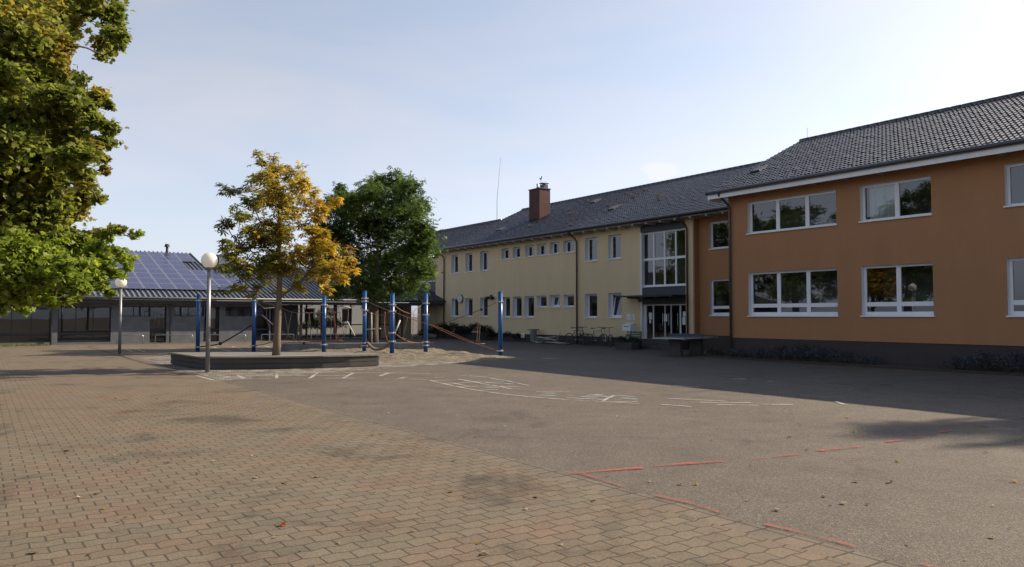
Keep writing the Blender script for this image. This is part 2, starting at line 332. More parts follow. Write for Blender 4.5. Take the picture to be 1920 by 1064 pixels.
M['ropered'] = mat('red_rope', (0.27, 0.10, 0.065), 0.9, 0.2, 30.0)
M['ropetan'] = mat('tan_rope', (0.21, 0.145, 0.095), 0.9, 0.25, 30.0, 0.5, 60)
M['ropebrown'] = mat('brown_rope', (0.12, 0.08, 0.065), 0.9, 0.25, 30.0)
M['ropedark'] = mat('black_rope', (0.022, 0.021, 0.023), 0.85, 0.2, 20.0)
M['stick'] = mat('pale_wood_bar', (0.42, 0.39, 0.34), 0.7, 0.12, 10.0, stretch=(1, 1, 1))
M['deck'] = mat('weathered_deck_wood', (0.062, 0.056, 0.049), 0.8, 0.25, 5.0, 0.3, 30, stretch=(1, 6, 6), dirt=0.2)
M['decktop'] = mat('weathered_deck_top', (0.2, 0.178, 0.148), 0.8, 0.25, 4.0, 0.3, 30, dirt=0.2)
M['concrete'] = mat('old_concrete', (0.23, 0.215, 0.19), 0.9, 0.2, 3.0, 0.4, 25, dirt=0.3)
M['darkconcrete'] = mat('dark_concrete', (0.07, 0.066, 0.062), 0.9, 0.2, 3.0, 0.4, 25, dirt=0.3)
M['bark'] = mat('tree_bark', (0.135, 0.1, 0.07), 0.95, 0.4, 8.0, 0.8, 22, stretch=(2.5, 2.5, 0.6))
M['barkgrey'] = mat('dark_bark', (0.07, 0.055, 0.042), 0.95, 0.4, 8.0, 0.8, 22, stretch=(2.5, 2.5, 0.6))
M['leaf'] = leaf_mat('foliage', 0.5)
M['darkleaf'] = leaf_mat('dense_foliage', 0.32, 0.02)
M['litter'] = leaf_mat('dry_leaf', 0.1)
M['hallwall'] = brickwall_mat('grey_painted_brick', (0.13, 0.135, 0.145), (0.115, 0.12, 0.13), (0.1, 0.105, 0.115), 0.25, 0.08)
M['hallpanel'] = mat('grey_panel', (0.15, 0.155, 0.165), 0.7, 0.06, 1.5, dirt=0.1)
M['darkframe'] = mat('anthracite_frame', (0.02, 0.021, 0.024), 0.45, 0.1, 5.0)
M['metalroof'] = mat('zinc_roof_sheet', (0.27, 0.28, 0.30), 0.45, 0.1, 0.8, metal=0.35, dirt=0.12)
M['seam'] = mat('shadow_toned_seam', (0.03, 0.033, 0.04), 0.6, 0.1, 3.0, metal=0.0)  # seam strips coloured dark so they carry the shadow beside each seam
M['darkbeam'] = mat('dark_fascia', (0.035, 0.036, 0.04), 0.6, 0.15, 3.0)
M['bluewood'] = mat('blue_grey_cladding', (0.075, 0.09, 0.125), 0.7, 0.15, 3.0, stretch=(8, 8, 0.4))
M['tablegreen'] = mat('weathered_table_top', (0.16, 0.165, 0.17), 0.5, 0.2, 4.0)
M['tyre'] = mat('rubber', (0.014, 0.014, 0.015), 0.8, 0.1, 5.0)
M['bikeblack'] = mat('dark_bike_paint', (0.02, 0.02, 0.025), 0.3, 0.1, 5.0)
M['bikeblue'] = mat('blue_bike_paint', (0.05, 0.07, 0.13), 0.3, 0.1, 5.0)
M['bikesilver'] = mat('silver_bike_paint', (0.35, 0.36, 0.38), 0.3, 0.1, 5.0, metal=0.5)
M['board'] = mat('pale_scrap_board', (0.42, 0.40, 0.36), 0.8, 0.2, 5.0, dirt=0.25)
M['binmetal'] = mat('grey_green_bin', (0.13, 0.16, 0.15), 0.6, 0.15, 5.0)
M['greenpaint'] = mat('green_slat_paint', (0.05, 0.10, 0.075), 0.5, 0.15, 5.0)
M['soil'] = mat('planting_soil', (0.045, 0.035, 0.026), 0.95, 0.3, 6.0, 0.8, 12)
M['housepale'] = mat('pale_house_render', (0.62, 0.6, 0.56), 0.9, 0.06, 1.5)
M['beige'] = mat('beige_wall', (0.42, 0.34, 0.25), 0.9, 0.06, 1.5)
M['black'] = mat('black_detail', (0.012, 0.012, 0.013), 0.6, 0.1, 5.0)
M['paper'] = mat('paper_notice', (0.62, 0.66, 0.66), 0.8, 0.1, 12.0)

def solar_mat():
    m, nt, N, L, b = new_mat('solar_cells'); b.inputs['Roughness'].default_value = 0.22; b.inputs['Specular IOR Level'].default_value = 0.3
    tc = N.new('ShaderNodeTexCoord'); br = N.new('ShaderNodeTexBrick'); br.offset = 0.0
    br.inputs['Scale'].default_value = 1; br.inputs['Brick Width'].default_value = 0.15; br.inputs['Row Height'].default_value = 0.15; br.inputs['Mortar Size'].default_value = 0.004
    br.inputs['Color1'].default_value = (0.026, 0.029, 0.078, 1); br.inputs['Color2'].default_value = (0.031, 0.034, 0.088, 1); br.inputs['Mortar'].default_value = (0.09, 0.09, 0.13, 1)
    L.new(tc.outputs['Object'], br.inputs['Vector']); L.new(br.outputs['Color'], b.inputs['Base Color']); return m
M['solar'] = solar_mat()
M['panelframe'] = mat('panel_frame', (0.22, 0.235, 0.30), 0.4, 0.1, 5.0, metal=0.3)
def globe_mat():
    m, nt, N, L, b = new_mat('opal_globe'); b.inputs['Base Color'].default_value = (0.86, 0.84, 0.8, 1); b.inputs['Roughness'].default_value = 0.22
    out = N['Material Output']; t = N.new('ShaderNodeBsdfTranslucent'); t.inputs['Color'].default_value = (0.9, 0.87, 0.8, 1)
    mx = N.new('ShaderNodeMixShader'); mx.inputs[0].default_value = 0.45; L.new(b.outputs[0], mx.inputs[1]); L.new(t.outputs[0], mx.inputs[2]); L.new(mx.outputs[0], out.inputs['Surface']); return m
M['globe'] = globe_mat()
M['asphalt'] = asphalt_mat()
M['paver'] = paver_mat('brick_paving', 0.215, 0.165, (0.137, 0.113, 0.079), (0.114, 0.094, 0.066), (0.056, 0.046, 0.032), 0.0085, (1.03, 0.96, 0.92))
M['edgestone'] = paver_mat('edge_stone', 0.5, 0.24, (0.135, 0.112, 0.083), (0.105, 0.088, 0.067), (0.045, 0.034, 0.025), 0.011, None, 0.0)
M['cobble'] = paver_mat('grey_cobbles', 0.26, 0.17, (0.26, 0.24, 0.20), (0.08, 0.075, 0.064), (0.04, 0.036, 0.03), 0.016, None, 0.5, 0.05)
M['chalk'] = worn_mat('white_chalk', (0.36, 0.345, 0.305), 0.38, 0.52)
M['faintchalk'] = worn_mat('faint_chalk', (0.40, 0.385, 0.335), 0.33, 0.52, 38, 0.75)
M['bluechalk'] = worn_mat('blue_chalk', (0.3, 0.36, 0.37), 0.30, 0.55, 38, 0.5)
M['redpaint'] = worn_mat('red_spray', (0.38, 0.075, 0.06), 0.38, 0.62, 60, 0.85)
M['redfaint'] = worn_mat('worn_red_spray', (0.36, 0.075, 0.06), 0.40, 0.62, 60, 0.6)
def sand_mat():
    m, nt, N, L, b = new_mat('sandpit_gravel'); b.inputs['Roughness'].default_value = 0.95; b.inputs['Specular IOR Level'].default_value = 0.2
    uv, pos = uv_coords(N, L)
    c = ramp(N, L, noise(N, L, pos, 7, 6, 0.7), [(0.3, (0.12, 0.102, 0.075)), (0.7, (0.24, 0.205, 0.155))])
    c = mixc(N, L, c, ramp(N, L, noise(N, L, pos, 50, 4, 0.7), [(0.3, 0.7), (0.7, 1.2)]), 1.0, 'MULTIPLY')
    c = mixc(N, L, c, ramp(N, L, noise(N, L, pos, 2.6, 5, 0.7, 0.5), [(0.35, 0.62), (0.5, 1.0), (0.7, 1.1)]), 1.0, 'MULTIPLY')
    L.new(c, b.inputs['Base Color'])
    bp = N.new('ShaderNodeBump'); bp.inputs['Strength'].default_value = 1.0; bp.inputs['Distance'].default_value = 0.06
    L.new(noise(N, L, pos, 11, 5, 0.7), bp.inputs['Height']); L.new(bp.outputs[0], b.inputs['Normal']); return m
M['sand'] = sand_mat()

# ------------------------------------------------------------------ ground
def struct(mb, name, m): return tag(mb.build(name, m), kind='structure')
struct(MB().quad((-600,-300,0),(600,-300,0),(600,900,0),(-600,900,0)), 'asphalt_ground', M['asphalt'])
vb = -19.38                                # the border between paving and asphalt runs along the school front
def ring(sv, z): return [tuple(W(s, v, z)) for s, v in sv]
struct(MB().poly(ring([(60, vb-0.26), (-29.7, vb-0.26), (-29.7, -80), (60, -80)], 0.004)), 'paving', M['paver'])
struct(MB().poly(ring([(60, vb), (-29.7, vb), (-29.7, vb-0.26), (60, vb-0.26)], 0.0045)), 'paving_edge', M['edgestone'])
struct(MB().poly([tuple(gnd(x, y, 0.004)) for x, y in [(239,674),(300,667),(420,661.5),(660,661),(720,670),(760,676),(900,677.5),(905,680.5),(820,684),(715,691),(640,697),(560,703),(470,709),(416,713.5),(372,704),(309,693.8)]]), 'cobble_paving', M['cobble'])
struct(MB().poly([tuple(gnd(x, y, 0.004)) for x, y in [(164,652),(240,673.5),(300,666.5),(420,661),(640,660.5),(640,652),(545,645.5),(300,646.5),(170,647.5)]]), 'back_paving', M['paver'])

# chalk drawings and painted lines, thin sheets on the ground
def stripe(pts, w, m, name, z=0.009, conv=None):
    g = [gnd(*p) for p in pts]; mb = MB()
    for a, b in zip(g[:-1], g[1:]):
        t = (b - a); t.z = 0; t.normalize(); n = Vector((-t.y, t.x, 0)) * (w / 2)
        n_seg = max(1, int((b - a).length / 0.35)); prev = None
        for k in range(n_seg + 1):
            p = a.lerp(b, k / n_seg) + n * rng.uniform(-0.25, 0.25); wv = n * rng.uniform(0.75, 1.15)
            q = ((p + wv).x, (p + wv).y, z), ((p - wv).x, (p - wv).y, z)
            if prev: mb.quad(prev[0], prev[1], q[1], q[0])
            prev = q
    return struct(mb, name, m)
cA = lambda p: (340 + p[0] / 4.571, 640 + p[1] / 4.571)
cB = lambda p: (720 + p[0] / 4.0, 640 + p[1] / 4.0)
cC = lambda p: (1240 + p[0] / 2.509, 640 + p[1] / 2.509)
zi = [0.0065]
def chalks(conv, rows, m, w):
    for r in rows:
        zi[0] += 0.00007; stripe([conv(p) for p in r], w, m, 'chalk_line', zi[0])
chalks(cA, [[(130,298),(285,337)],[(285,337),(560,327),(760,325)],[(470,288),(540,322)],[(820,285),(815,322)],[(1100,320),(1170,272)],[(1385,318),(1475,275)],[(1860,325),(1915,310)]], M['chalk'], 0.085)
chalks(cA, [[(1700,300),(1780,275)],[(580,300),(870,298),(1120,295),(1400,297)],[(1000,272),(1300,270),(1600,273),(1900,275)],[(1230,320),(1540,320)],[(360,318),(410,305)],[(320,270),(420,255)],[(620,262),(760,256)],[(830,262),(1020,250)]], M['faintchalk'], 0.10)
chalks(cB, [[(0,285),(120,283),(320,290)],[(340,293),(440,320),(540,342),(700,372)],[(120,283),(180,270)],[(510,270),(620,260)],[(560,285),(720,318),(860,342),(960,362),(1080,362)],[(800,280),(930,302),(1085,335)],[(1640,450),(1725,410)],[(1360,440),(1620,455)]], M['chalk'], 0.065)
chalks(cB, [[(700,372),(880,398),(1100,420),(1360,440)],[(1620,455),(1760,462),(1920,472)],[(0,240),(160,242),(350,245)],[(440,320),(700,312),(900,310)],[(560,345),(760,340),(1040,345)],[(700,372),(860,365)],[(1140,380),(1390,378)],[(1370,408),(1420,410)],[(1370,428),(1640,440)],[(1520,410),(1640,402)],[(1700,460),(1900,455)],[(380,275),(500,268)],[(350,300),(600,292)],[(640,262),(800,275)],[(600,300),(880,322)],[(520,318),(640,340)]], M['faintchalk'], 0.075)
chalks(cB, [[(1160,408),(1290,412)],[(1200,396),(1280,392)],[(760,350),(860,352)],[(900,320),(960,326)],[(1560,405),(1700,425)],[(1480,418),(1600,424)],[(1780,430),(1900,440)],[(1750,410),(1880,420)]], M['bluechalk'], 0.22)
chalks(cC, [[(0,300),(140,310)],[(30,272),(310,285)],[(480,300),(620,300)],[(500,192),(530,190)],[(720,265),(800,268)],[(820,285),(860,300)],[(60,212),(180,217)],[(180,290),(420,292)],[(260,300),(460,305)]], M['faintchalk'], 0.08)
chalks(cC, [[(332,178),(395,181)]], M['chalk'], 0.22)
chalks(cB, [[(1185,132),(1290,130)]], M['chalk'], 0.4)
c4 = lambda p: (340 + p[0] / 6.857, 530 + p[1] / 6.857)
chalks(c4, [[(415,835),(520,862),(620,885)],[(650,825),(800,870)],[(1080,820),(1150,840)],[(900,850),(1080,885)]], M['chalk'], 0.14)
chalks(c4, [[(700,800),(900,803)],[(745,872),(850,872)],[(830,845),(900,850)],[(-10,850),(110,845)],[(-10,880),(100,875)]], M['redfaint'], 0.35)
c2 = lambda p: (p[0] / 4.094, 440 + p[1] / 4.094)
chalks(c2, [[(960,882),(1020,903)],[(1040,880),(1110,903)],[(1130,868),(1250,862)]], M['chalk'], 0.12)
for a, b, m in [((1066,890),(1205,878.5),'redpaint'),((1228,875.5),(1356,866.8),'redpaint'),((1410,862.5),(1500,853),'redfaint'),((1535,847),(1622,838),'redpaint'),((1662,830),(1728,821),'redpaint'),((1745,815.5),(1785,809),'redpaint'),((1825,801.5),(1850,799),'redfaint'),((1905,788),(1935,785),'redpaint')]:
    zi[0] += 0.0001; stripe([a, b], 0.085, M[m], 'red_line', zi[0])
for a, b, m in [((1088,889),(1172,915.5),'redfaint'),((1230,931),(1292,945),'redpaint'),((1292,945),(1350,962.5),'redpaint'),((1434,985),(1520,1005),'redpaint'),((1520,1005),(1606,1028),'redpaint'),((1728,1059),(1800,1080),'redpaint')]:
    zi[0] += 0.0001; stripe([a, b], 0.05, M[m], 'red_line', zi[0])

# sandpit: a lumpy sheet of gravelly sand
def inside(p, poly):
    x, y = p; c = False; n = len(poly); j = n - 1
    for i in range(n):
        xi, yi = poly[i]; xj, yj = poly[j]
        if (yi > y) != (yj > y) and x < (xj - xi) * (y - yi) / (yj - yi) + xi: c = not c
        j = i
    return c
def vnoise(seed, cells=64):
    g = np.random.default_rng(seed).random((cells, cells))
    def f(x, y):
        xi, yi = int(math.floor(x)), int(math.floor(y)); fx, fy = x - xi, y - yi; fx = fx*fx*(3-2*fx); fy = fy*fy*(3-2*fy)
        a = g[xi % cells, yi % cells]; b = g[(xi+1) % cells, yi % cells]; c = g[xi % cells, (yi+1) % cells]; d = g[(xi+1) % cells, (yi+1) % cells]
        return (a*(1-fx)+b*fx)*(1-fy) + (c*(1-fx)+d*fx)*fy
    return f
n1, n2 = vnoise(3), vnoise(5)
sp = [tuple(gnd(x, y)[:2]) for x, y in [(520,660),(560,657.5),(700,657.5),(815,657),(870,662),(930,668.5),(992,674),(940,676),(890,677.5),(800,678.5),(722,681.5),(700,674),(690,664)]]
mb = MB(); cell = 0.11; vid = {}
xs = [p[0] for p in sp]; ys = [p[1] for p in sp]
def edge_d(x, y):
    if not inside((x, y), sp): return 0.0
    p = Vector((x, y)); d = 9.0
    for a, b in zip(sp, sp[1:] + sp[:1]):
        a, b = Vector(a), Vector(b); t = max(0, min(1, (p - a).dot(b - a) / (b - a).length_squared)); d = min(d, (p - a.lerp(b, t)).length)
    return d
def sv_id(i, j):
    if (i, j) not in vid:
        x, y = i * cell, j * cell; vid[(i, j)] = len(mb.v)
        mb.v.append((x + rng.uniform(-.02, .02), y + rng.uniform(-.02, .02), 0.001 + min(1, edge_d(x, y) / .7) * (0.012 + 0.085 * n1(x * 1.9, y * 1.9) * n2(x * .6, y * .6) * 2 + 0.06 * n2(x * 3.1, y * 3.1) ** 2 + 0.035 * n1(x * 7.7, y * 7.7))))
    return vid[(i, j)]
for i in range(int(min(xs) / cell) - 1, int(max(xs) / cell) + 2):
    for j in range(int(min(ys) / cell) - 1, int(max(ys) / cell) + 2):
        if inside(((i + .5) * cell, (j + .5) * cell), sp):
            mb.f.append([sv_id(i, j), sv_id(i+1, j), sv_id(i+1, j+1), sv_id(i, j+1)]); mb.m.append(0)
mb.smooth = True; struct(mb, 'sandpit', M['sand'])

# ------------------------------------------------------------------ building helpers (coordinates: s along the front, v into the building, z)
def facade(x0, x1, z0, z1, y, openings, depth=0.22):
    """wall sheet with real holes and reveals; material 0 wall, 1 reveal"""
    mb = MB(); ops = openings
    X = sorted({x0, x1, *[o[0] for o in ops], *[o[1] for o in ops]}); Z = sorted({z0, z1, *[o[2] for o in ops], *[o[3] for o in ops]})
    X = [x for x in X if x0 <= x <= x1]; Z = [z for z in Z if z0 <= z <= z1]
    for a, b in zip(X[:-1], X[1:]):
        for c, d in zip(Z[:-1], Z[1:]):
            mx, mz = (a + b) / 2, (c + d) / 2
            if any(o[0] < mx < o[1] and o[2] < mz < o[3] for o in ops): continue
            mb.quad((a, y, c), (b, y, c), (b, y, d), (a, y, d), 0)
    for a, b, c, d in [o[:4] for o in ops]:
        e = y + depth
        mb.quad((a, y, c), (a, y, d), (a, e, d), (a, e, c), 1); mb.quad((b, y, d), (b, y, c), (b, e, c), (b, e, d), 1)
        mb.quad((a, y, d), (b, y, d), (b, e, d), (a, e, d), 1); mb.quad((b, y, c), (a, y, c), (a, e, c), (b, e, c), 1)
    return mb
def window(par, off, y, x0, x1, z0, z1, cols=1, sub=0.0, curtain=None, tilt=0.0, fr=0.075, mul=0.15, fm='white', gm='glass', sill=True, room=1.6, vsplit=None, label=None, rv=0.13):
    """frame, panes, sill and the dim room behind; sub = height of the low fixed lights"""
    f = MB(); ya, yb = y + rv, y + rv + 0.07
    f.box(x0, x0 + fr, ya, yb, z0, z1).box(x1 - fr, x1, ya, yb, z0, z1).box(x0 + fr, x1 - fr, ya, yb, z0, z0 + fr).box(x0 + fr, x1 - fr, ya, yb, z1 - fr, z1)
    wid = (x1 - x0 - 2 * fr - (cols - 1) * mul) / cols; panes = []
    rows = [(z0 + fr, z1 - fr)]
    if sub: rows = [(z0 + fr + .06, z0 + fr + .04 + sub), (z0 + fr + sub + 0.18, z1 - fr)]
    if vsplit: rows = [(z0 + fr, vsplit - 0.06), (vsplit + 0.06, z1 - fr)]
    for k in range(cols):
        a = x0 + fr + k * (wid + mul)
        if k: f.box(a - mul, a, ya, yb, z0 + fr, z1 - fr); f.box(a - mul * .56, a - mul * .44, ya - .004, ya + .01, z0 + fr, z1 - fr)
        if len(rows) == 2: f.box(a, a + wid, ya, yb, rows[0][1], rows[1][0])
        if sub: f.box(a, a + wid, ya + .006, yb - .006, z0 + fr, rows[0][0])
        for c, d in rows: panes.append((a, a + wid, c, d))
    w = f.build('window', M[fm], par, off)
    if label: w['label'] = label
    for a, b, c, d in panes:
        g = MB()
        if tilt and d - c > 0.3:
            s = 0.05; k = math.tan(R(tilt))
            def P(x, z, dy=0): return (x, ya + 0.03 + (z - c) * k + dy, z)
            for q in ((a, a+s, c, d), (b-s, b, c, d), (a+s, b-s, c, c+s), (a+s, b-s, d-s, d)):
                g.add([P(q[0],q[2],-.03),P(q[1],q[2],-.03),P(q[1],q[3],-.03),P(q[0],q[3],-.03),P(q[0],q[2],.03),P(q[1],q[2],.03),P(q[1],q[3],.03),P(q[0],q[3],.03)],
                      [(0,1,2,3),(7,6,5,4),(0,4,5,1),(1,5,6,2),(2,6,7,3),(3,7,4,0)], 1)
            g.quad(P(a+s, c+s), P(b-s, c+s), P(b-s, d-s), P(a+s, d-s), 0)
            g.build('open_sash', [M[gm], M[fm]], w, off)
        else:
            g.quad((a, ya+.035, c), (b, ya+.035, c), (b, ya+.035, d), (a, ya+.035, d)); g.build('pane', M[gm], w, off)
    if sill: MB().box(x0 - 0.04, x1 + 0.04, y - 0.06, ya, z0 - 0.035, z0 + 0.004).build('sill', M['white'], w, off)
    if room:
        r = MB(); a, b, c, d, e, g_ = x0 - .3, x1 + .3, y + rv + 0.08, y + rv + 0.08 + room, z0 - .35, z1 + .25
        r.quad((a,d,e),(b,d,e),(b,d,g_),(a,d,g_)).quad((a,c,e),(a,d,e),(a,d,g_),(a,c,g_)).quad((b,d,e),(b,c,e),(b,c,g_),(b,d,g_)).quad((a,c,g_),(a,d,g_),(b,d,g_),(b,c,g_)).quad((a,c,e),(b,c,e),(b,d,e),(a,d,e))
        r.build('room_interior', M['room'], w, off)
    if curtain:
        for a, b in curtain:
            m_ = MB(); n = 26
            pts = [(a + (b - a) * i / n, y + rv + 0.17 + 0.025 * math.sin(i * 1.9)) for i in range(n + 1)]
            for p, q in zip(pts[:-1], pts[1:]): m_.quad((p[0], p[1], z0 - .1), (q[0], q[1], z0 - .1), (q[0], q[1], z1), (p[0], p[1], z1))
            m_.build('curtain', M['curtain'], w, off)
    return w
def downpipe(par, off, x, y, ztop, yeave, r=0.05, z0=0.0):
    p = MB().tube([(x, yeave + 0.05, ztop), (x, yeave + 0.08, ztop - 0.12), (x, y - 0.20, ztop - 0.42), (x, y - 0.10, ztop - 0.58), (x, y - 0.09, ztop - 0.75), (x, y - 0.09, z0)], r, 8)
    o = p.build('downpipe', M['pipe'], par, off, smooth=True)
    for z in (1.0, 2.6, 4.2):
        MB().tube([(x, y - 0.09, z), (x, y - 0.09, z + 0.04)], r + 0.012, 8).build('pipe_clip', M['pipe'], o, off)
    return o
def tiled(x0, x1, ve, ze, vr, pitch, tw=0.15, course=0.295, seed=1):
    """front slope of pantiles as real courses (material 0)"""
    t = math.tan(R(pitch)); Ls = (vr - ve) / math.cos(R(pitch)); nc = max(1, round(Ls / course)); nx = round((x1 - x0) / tw) * 6
    g = np.random.default_rng(seed); xs = np.linspace(x0, x1, nx + 1); ph = (xs - x0) / tw
    prof = 0.022 * np.maximum(0, np.sin(2 * np.pi * ph)) + 0.010 * np.minimum(0, np.sin(2 * np.pi * ph))
    nrm = np.array([0, -math.sin(R(pitch)), math.cos(R(pitch))]); up = np.array([0, math.cos(R(pitch)), math.sin(R(pitch))])
    V_ = []; 
    for c in range(nc):
        jit = np.repeat(g.normal(0, 0.004, nx // 6 + 2), 6)[:nx + 1]
        for a, lift in ((c * Ls / nc - 0.012, 0.030), ((c + 1) * Ls / nc, 0.0)):
            p = np.array([0, ve, ze])[None, :] + a * up[None, :] + (prof + lift + jit)[:, None] * nrm[None, :]
            p[:, 0] += xs; V_.append(p)
    V_ = np.concatenate(V_); n = nx + 1; rows = 2 * nc; mb = MB()
    mb.v = [tuple(p) for p in V_]
    mb.f = [[r*n+i, r*n+i+1, (r+1)*n+i+1, (r+1)*n+i] for r in range(rows - 1) for i in range(nx)]; mb.m = [0] * len(mb.f)
    return mb
def roof_core(mb, x0, x1, ve, ze, vr, pitch, depth2):
    """solid under the tiles, back slope and verges"""
    t = math.tan(R(pitch)); zr = ze + (vr - ve) * t; vb_ = vr + depth2; zb = zr - depth2 * t
    P = [(ve, ze - 0.03), (vr, zr - 0.03), (vb_, zb - 0.03), (vb_, zb - 0.2), (vr, zr - 0.22), (ve, ze - 0.16)]
    n = len(P); mb.add([(x0, a, b) for a, b in P] + [(x1, a, b) for a, b in P], [tuple(range(n)), tuple(range(2*n-1, n-1, -1))] + [(i, n+i, n+(i+1)%n, (i+1)%n) for i in range(n)], 0)
    return mb
def ridge_caps(mb, x0, x1, vr, zr):
    x = x0
    while x < x1:
        e = min(x + 0.4, x1); mb.tube([(x, vr, zr - 0.02), (e + 0.03, vr, zr - 0.03)], [0.115, 0.13], 8); x = e
    return mb

T25 = math.tan(R(25))
# ------------------------------------------------------------------ orange school block
ob = tag(empty('orange_school_building', W(0, 0), ANG), 'orange rendered two storey school block with white windows and dark tiled roof', 'building')
oo = (0, 0, 0)
S1 = 21.0
winO = [(0.92,4.68),(5.57,7.94),(10.05,13.8),(14.7,17.1)]
ops = [(a, b, 1.64, 3.31) for a, b in winO] + [(a, b, 4.82, 6.05) for a, b in winO]
fw = facade(0, S1, 0.78, 6.5, 0, ops, 0.26); fw.quad((0,11.6,0.78),(0,0,0.78),(0,0,6.5),(0,11.6,6.5)).quad((S1,0,0.78),(S1,11.6,0.78),(S1,11.6,6.5),(S1,0,6.5)).quad((S1,11.6,0),(0,11.6,0),(0,11.6,6.5),(S1,11.6,6.5))
fw.add([(0,0,6.5),(0,11.6,6.5),(0,5.45,9.2)], [(0,2,1)]).add([(S1,0,6.5),(S1,11.6,6.5),(S1,5.45,9.2)], [(0,1,2)])
fw.build('wall', [M['orange'], M['reveal']], ob)
MB().box(0.025, S1, 0.025, 11.5, 0, 0.78).build('plinth', M['plinth'], ob)
r_ops = [(-4.66, -3.3, 1.65, 3.36), (-4.66, -3.3, 4.83, 6.12)]
rw = facade(-5.32, 0, 0.70, 6.6, 4.25, r_ops); rw.build('recessed_wall', [M['orange'], M['reveal']], ob)
MB().box(-5.3, 0, 4.28, 4.6, 0, 0.70).build('recess_plinth', M['plinth'], ob)
for i, (a, b) in enumerate(winO):
    n = 3 if b - a > 3 else 2
    window(ob, oo, 0, a, b, 1.64, 3.31, n, 0.2, rv=0.17)
    window(ob, oo, 0, a, b, 4.82, 6.05, n, 0, rv=0.17, curtain=[(a + .15, a + 1.1)] if i == 1 else None)
for z in ((1.65, 3.36), (4.83, 6.12)): window(ob, oo, 4.25, -4.66, -3.3, z[0], z[1], 1, 0.2 if z[0] < 2 else 0)
og = MB().tube([(-0.45, -0.78, 6.50), (S1, -0.78, 6.50)], 0.075, 8); og.build('gutter', M['gutter'], ob, smooth=True)
MB().box(-0.45, S1, -0.70, -0.655, 6.26, 6.47).build('fascia_board', M['white'], ob)
MB().box(-0.45, S1, -0.655, 0.0, 6.37, 6.40).build('soffit', M['soffit'], ob)
MB().box(-0.47, -0.42, -0.66, 0.1, 6.2, 6.37).build('verge_board', M['white'], ob)
x = 0.25
while x < S1 - 1:
    MB().box(x, x + 0.12, -0.6, -0.003, 6.29, 6.37).build('rafter_tail', M['soffit'], ob); x += 1.22
vr = 5.45; zr = 6.53 + (vr + 0.7) * T25
rf = tiled(-0.45, S1, -0.72, 6.53, vr, 25, seed=4); ro = rf.build('roof', M['tile'], ob, smooth=False)
roof_core(MB(), -0.44, S1, -0.68, 6.53, vr, 25, 6.4).build('roof_base', M['tile'], ob)
ridge_caps(MB(), -0.45, S1, vr, zr + 0.03).build('ridge_tile', M['tile'], ro, smooth=True)
def on_roof(s, v, ve, ze): return (s, v, ze + (v - ve) * T25)
def roof_window(par, off, s, v, ve, ze, w=0.5, h=0.7):
    mb = MB(); c = math.cos(R(25)); sn = math.sin(R(25)); p = Vector(on_roof(s, v, ve, ze)); n = Vector((0, -sn, c)); u = Vector((0, c, sn)); X = Vector((1, 0, 0))
    vs = [p + X * a * w / 2 + u * b * h / 2 + n * k for k in (0.02, 0.11) for a, b in ((-1,-1),(1,-1),(1,1),(-1,1))]
    mb.add(vs, [(4,5,6,7),(0,1,5,4),(1,2,6,5),(2,3,7,6),(3,0,4,7)]); mb.build('roof_hatch', M['gutter'], par, off)
def vent_tile(par, off, s, v, ve, ze):
    p = Vector(on_roof(s, v, ve, ze)); mb = MB().box(p.x - .1, p.x + .1, p.y - .18, p.y + .12, p.z - .02, p.z + .14); mb.build('vent_tile', M['tile'], par, off)
roof_window(ro, oo, -0.1 + 0.5, 1.44, -0.7, 6.53, 0.45, 0.6)
downpipe(ob, oo, 0.12, 0, 6.48, -0.78)
MB().tube([(-0.1, vr, zr), (-0.1, vr, zr + 0.55)], 0.008, 5).build('lightning_rod', M['metal'], ob)
bw_ = window(ob, oo, -0.02, 7.35, 8.35, 0.12, 0.5, 2, 0, fm='white', sill=False, room=0.3, mul=0.06, fr=0.05)
bw_.name = 'cellar_window'

# ------------------------------------------------------------------ yellow school wing
yo = (-5.32, 3.8, 0)
yb_ = tag(empty('yellow_school_building', W(-5.32, 3.8), ANG), 'pale yellow rendered school wing with small windows, brick chimney and long tiled roof', 'building')
XL, XR, Y0 = -30.87, -5.32, 3.8
sq = [(-21.93,-21.0),(-20.6,-19.7),(-19.25,-18.3),(-17.99,-17.03),(-16.68,-15.72),(-15.38,-14.36)]
tall_u = [(-28.5,-27.5),(-26.52,-25.56),(-24.58,-23.53),(-13.38,-12.33),(-11.4,-10.37)]
up = [(a, b, 4.72, 6.05) for a, b in tall_u] + [(a, b, 5.34, 6.06) for a, b in sq]
low = [(-28.48,-27.5,1.56,2.87),(-26.57,-25.55,1.56,2.87),(-24.57,-23.6,1.56,2.87),(-21.85,-20.93,1.54,2.86),(-20.62,-19.62,1.54,2.86),(-19.33,-18.3,1.54,2.86),
       (-18.01,-17.01,2.15,2.87),(-16.74,-15.69,2.15,2.87),(-15.38,-14.38,2.15,2.87),(-13.4,-12.35,1.53,2.87),(-11.43,-10.36,1.53,2.87)]
entry = (-8.92, -5.8, 0.45, 6.5)
yw = facade(XL, XR, 0.48, 6.5, Y0, up + low + [entry], 0.34)
yw.quad((XL,16.6,0),(XL,Y0,0),(XL,Y0,6.5),(XL,16.6,6.5)).quad((XR,Y0,0.7),(XR,4.25,0.7),(XR,4.25,6.6),(XR,Y0,6.6)).quad((XR,16.6,0),(XL,16.6,0),(XL,16.6,6.5),(XR,16.6,6.5)).quad((XR+5.3,Y0+.9,0),(XR+5.3,16.6,0),(XR+5.3,16.6,6.5),(XR+5.3,Y0+.9,6.5))
yw.build('wall', [M['yellow'], M['reveal']], yb_, yo)
MB().quad((XR+.004,Y0+.1,0.7),(XR+.004,4.25,0.7),(XR+.004,4.25,6.6),(XR+.004,Y0+.1,6.6)).build('orange_return', M['orange'], yb_, yo)
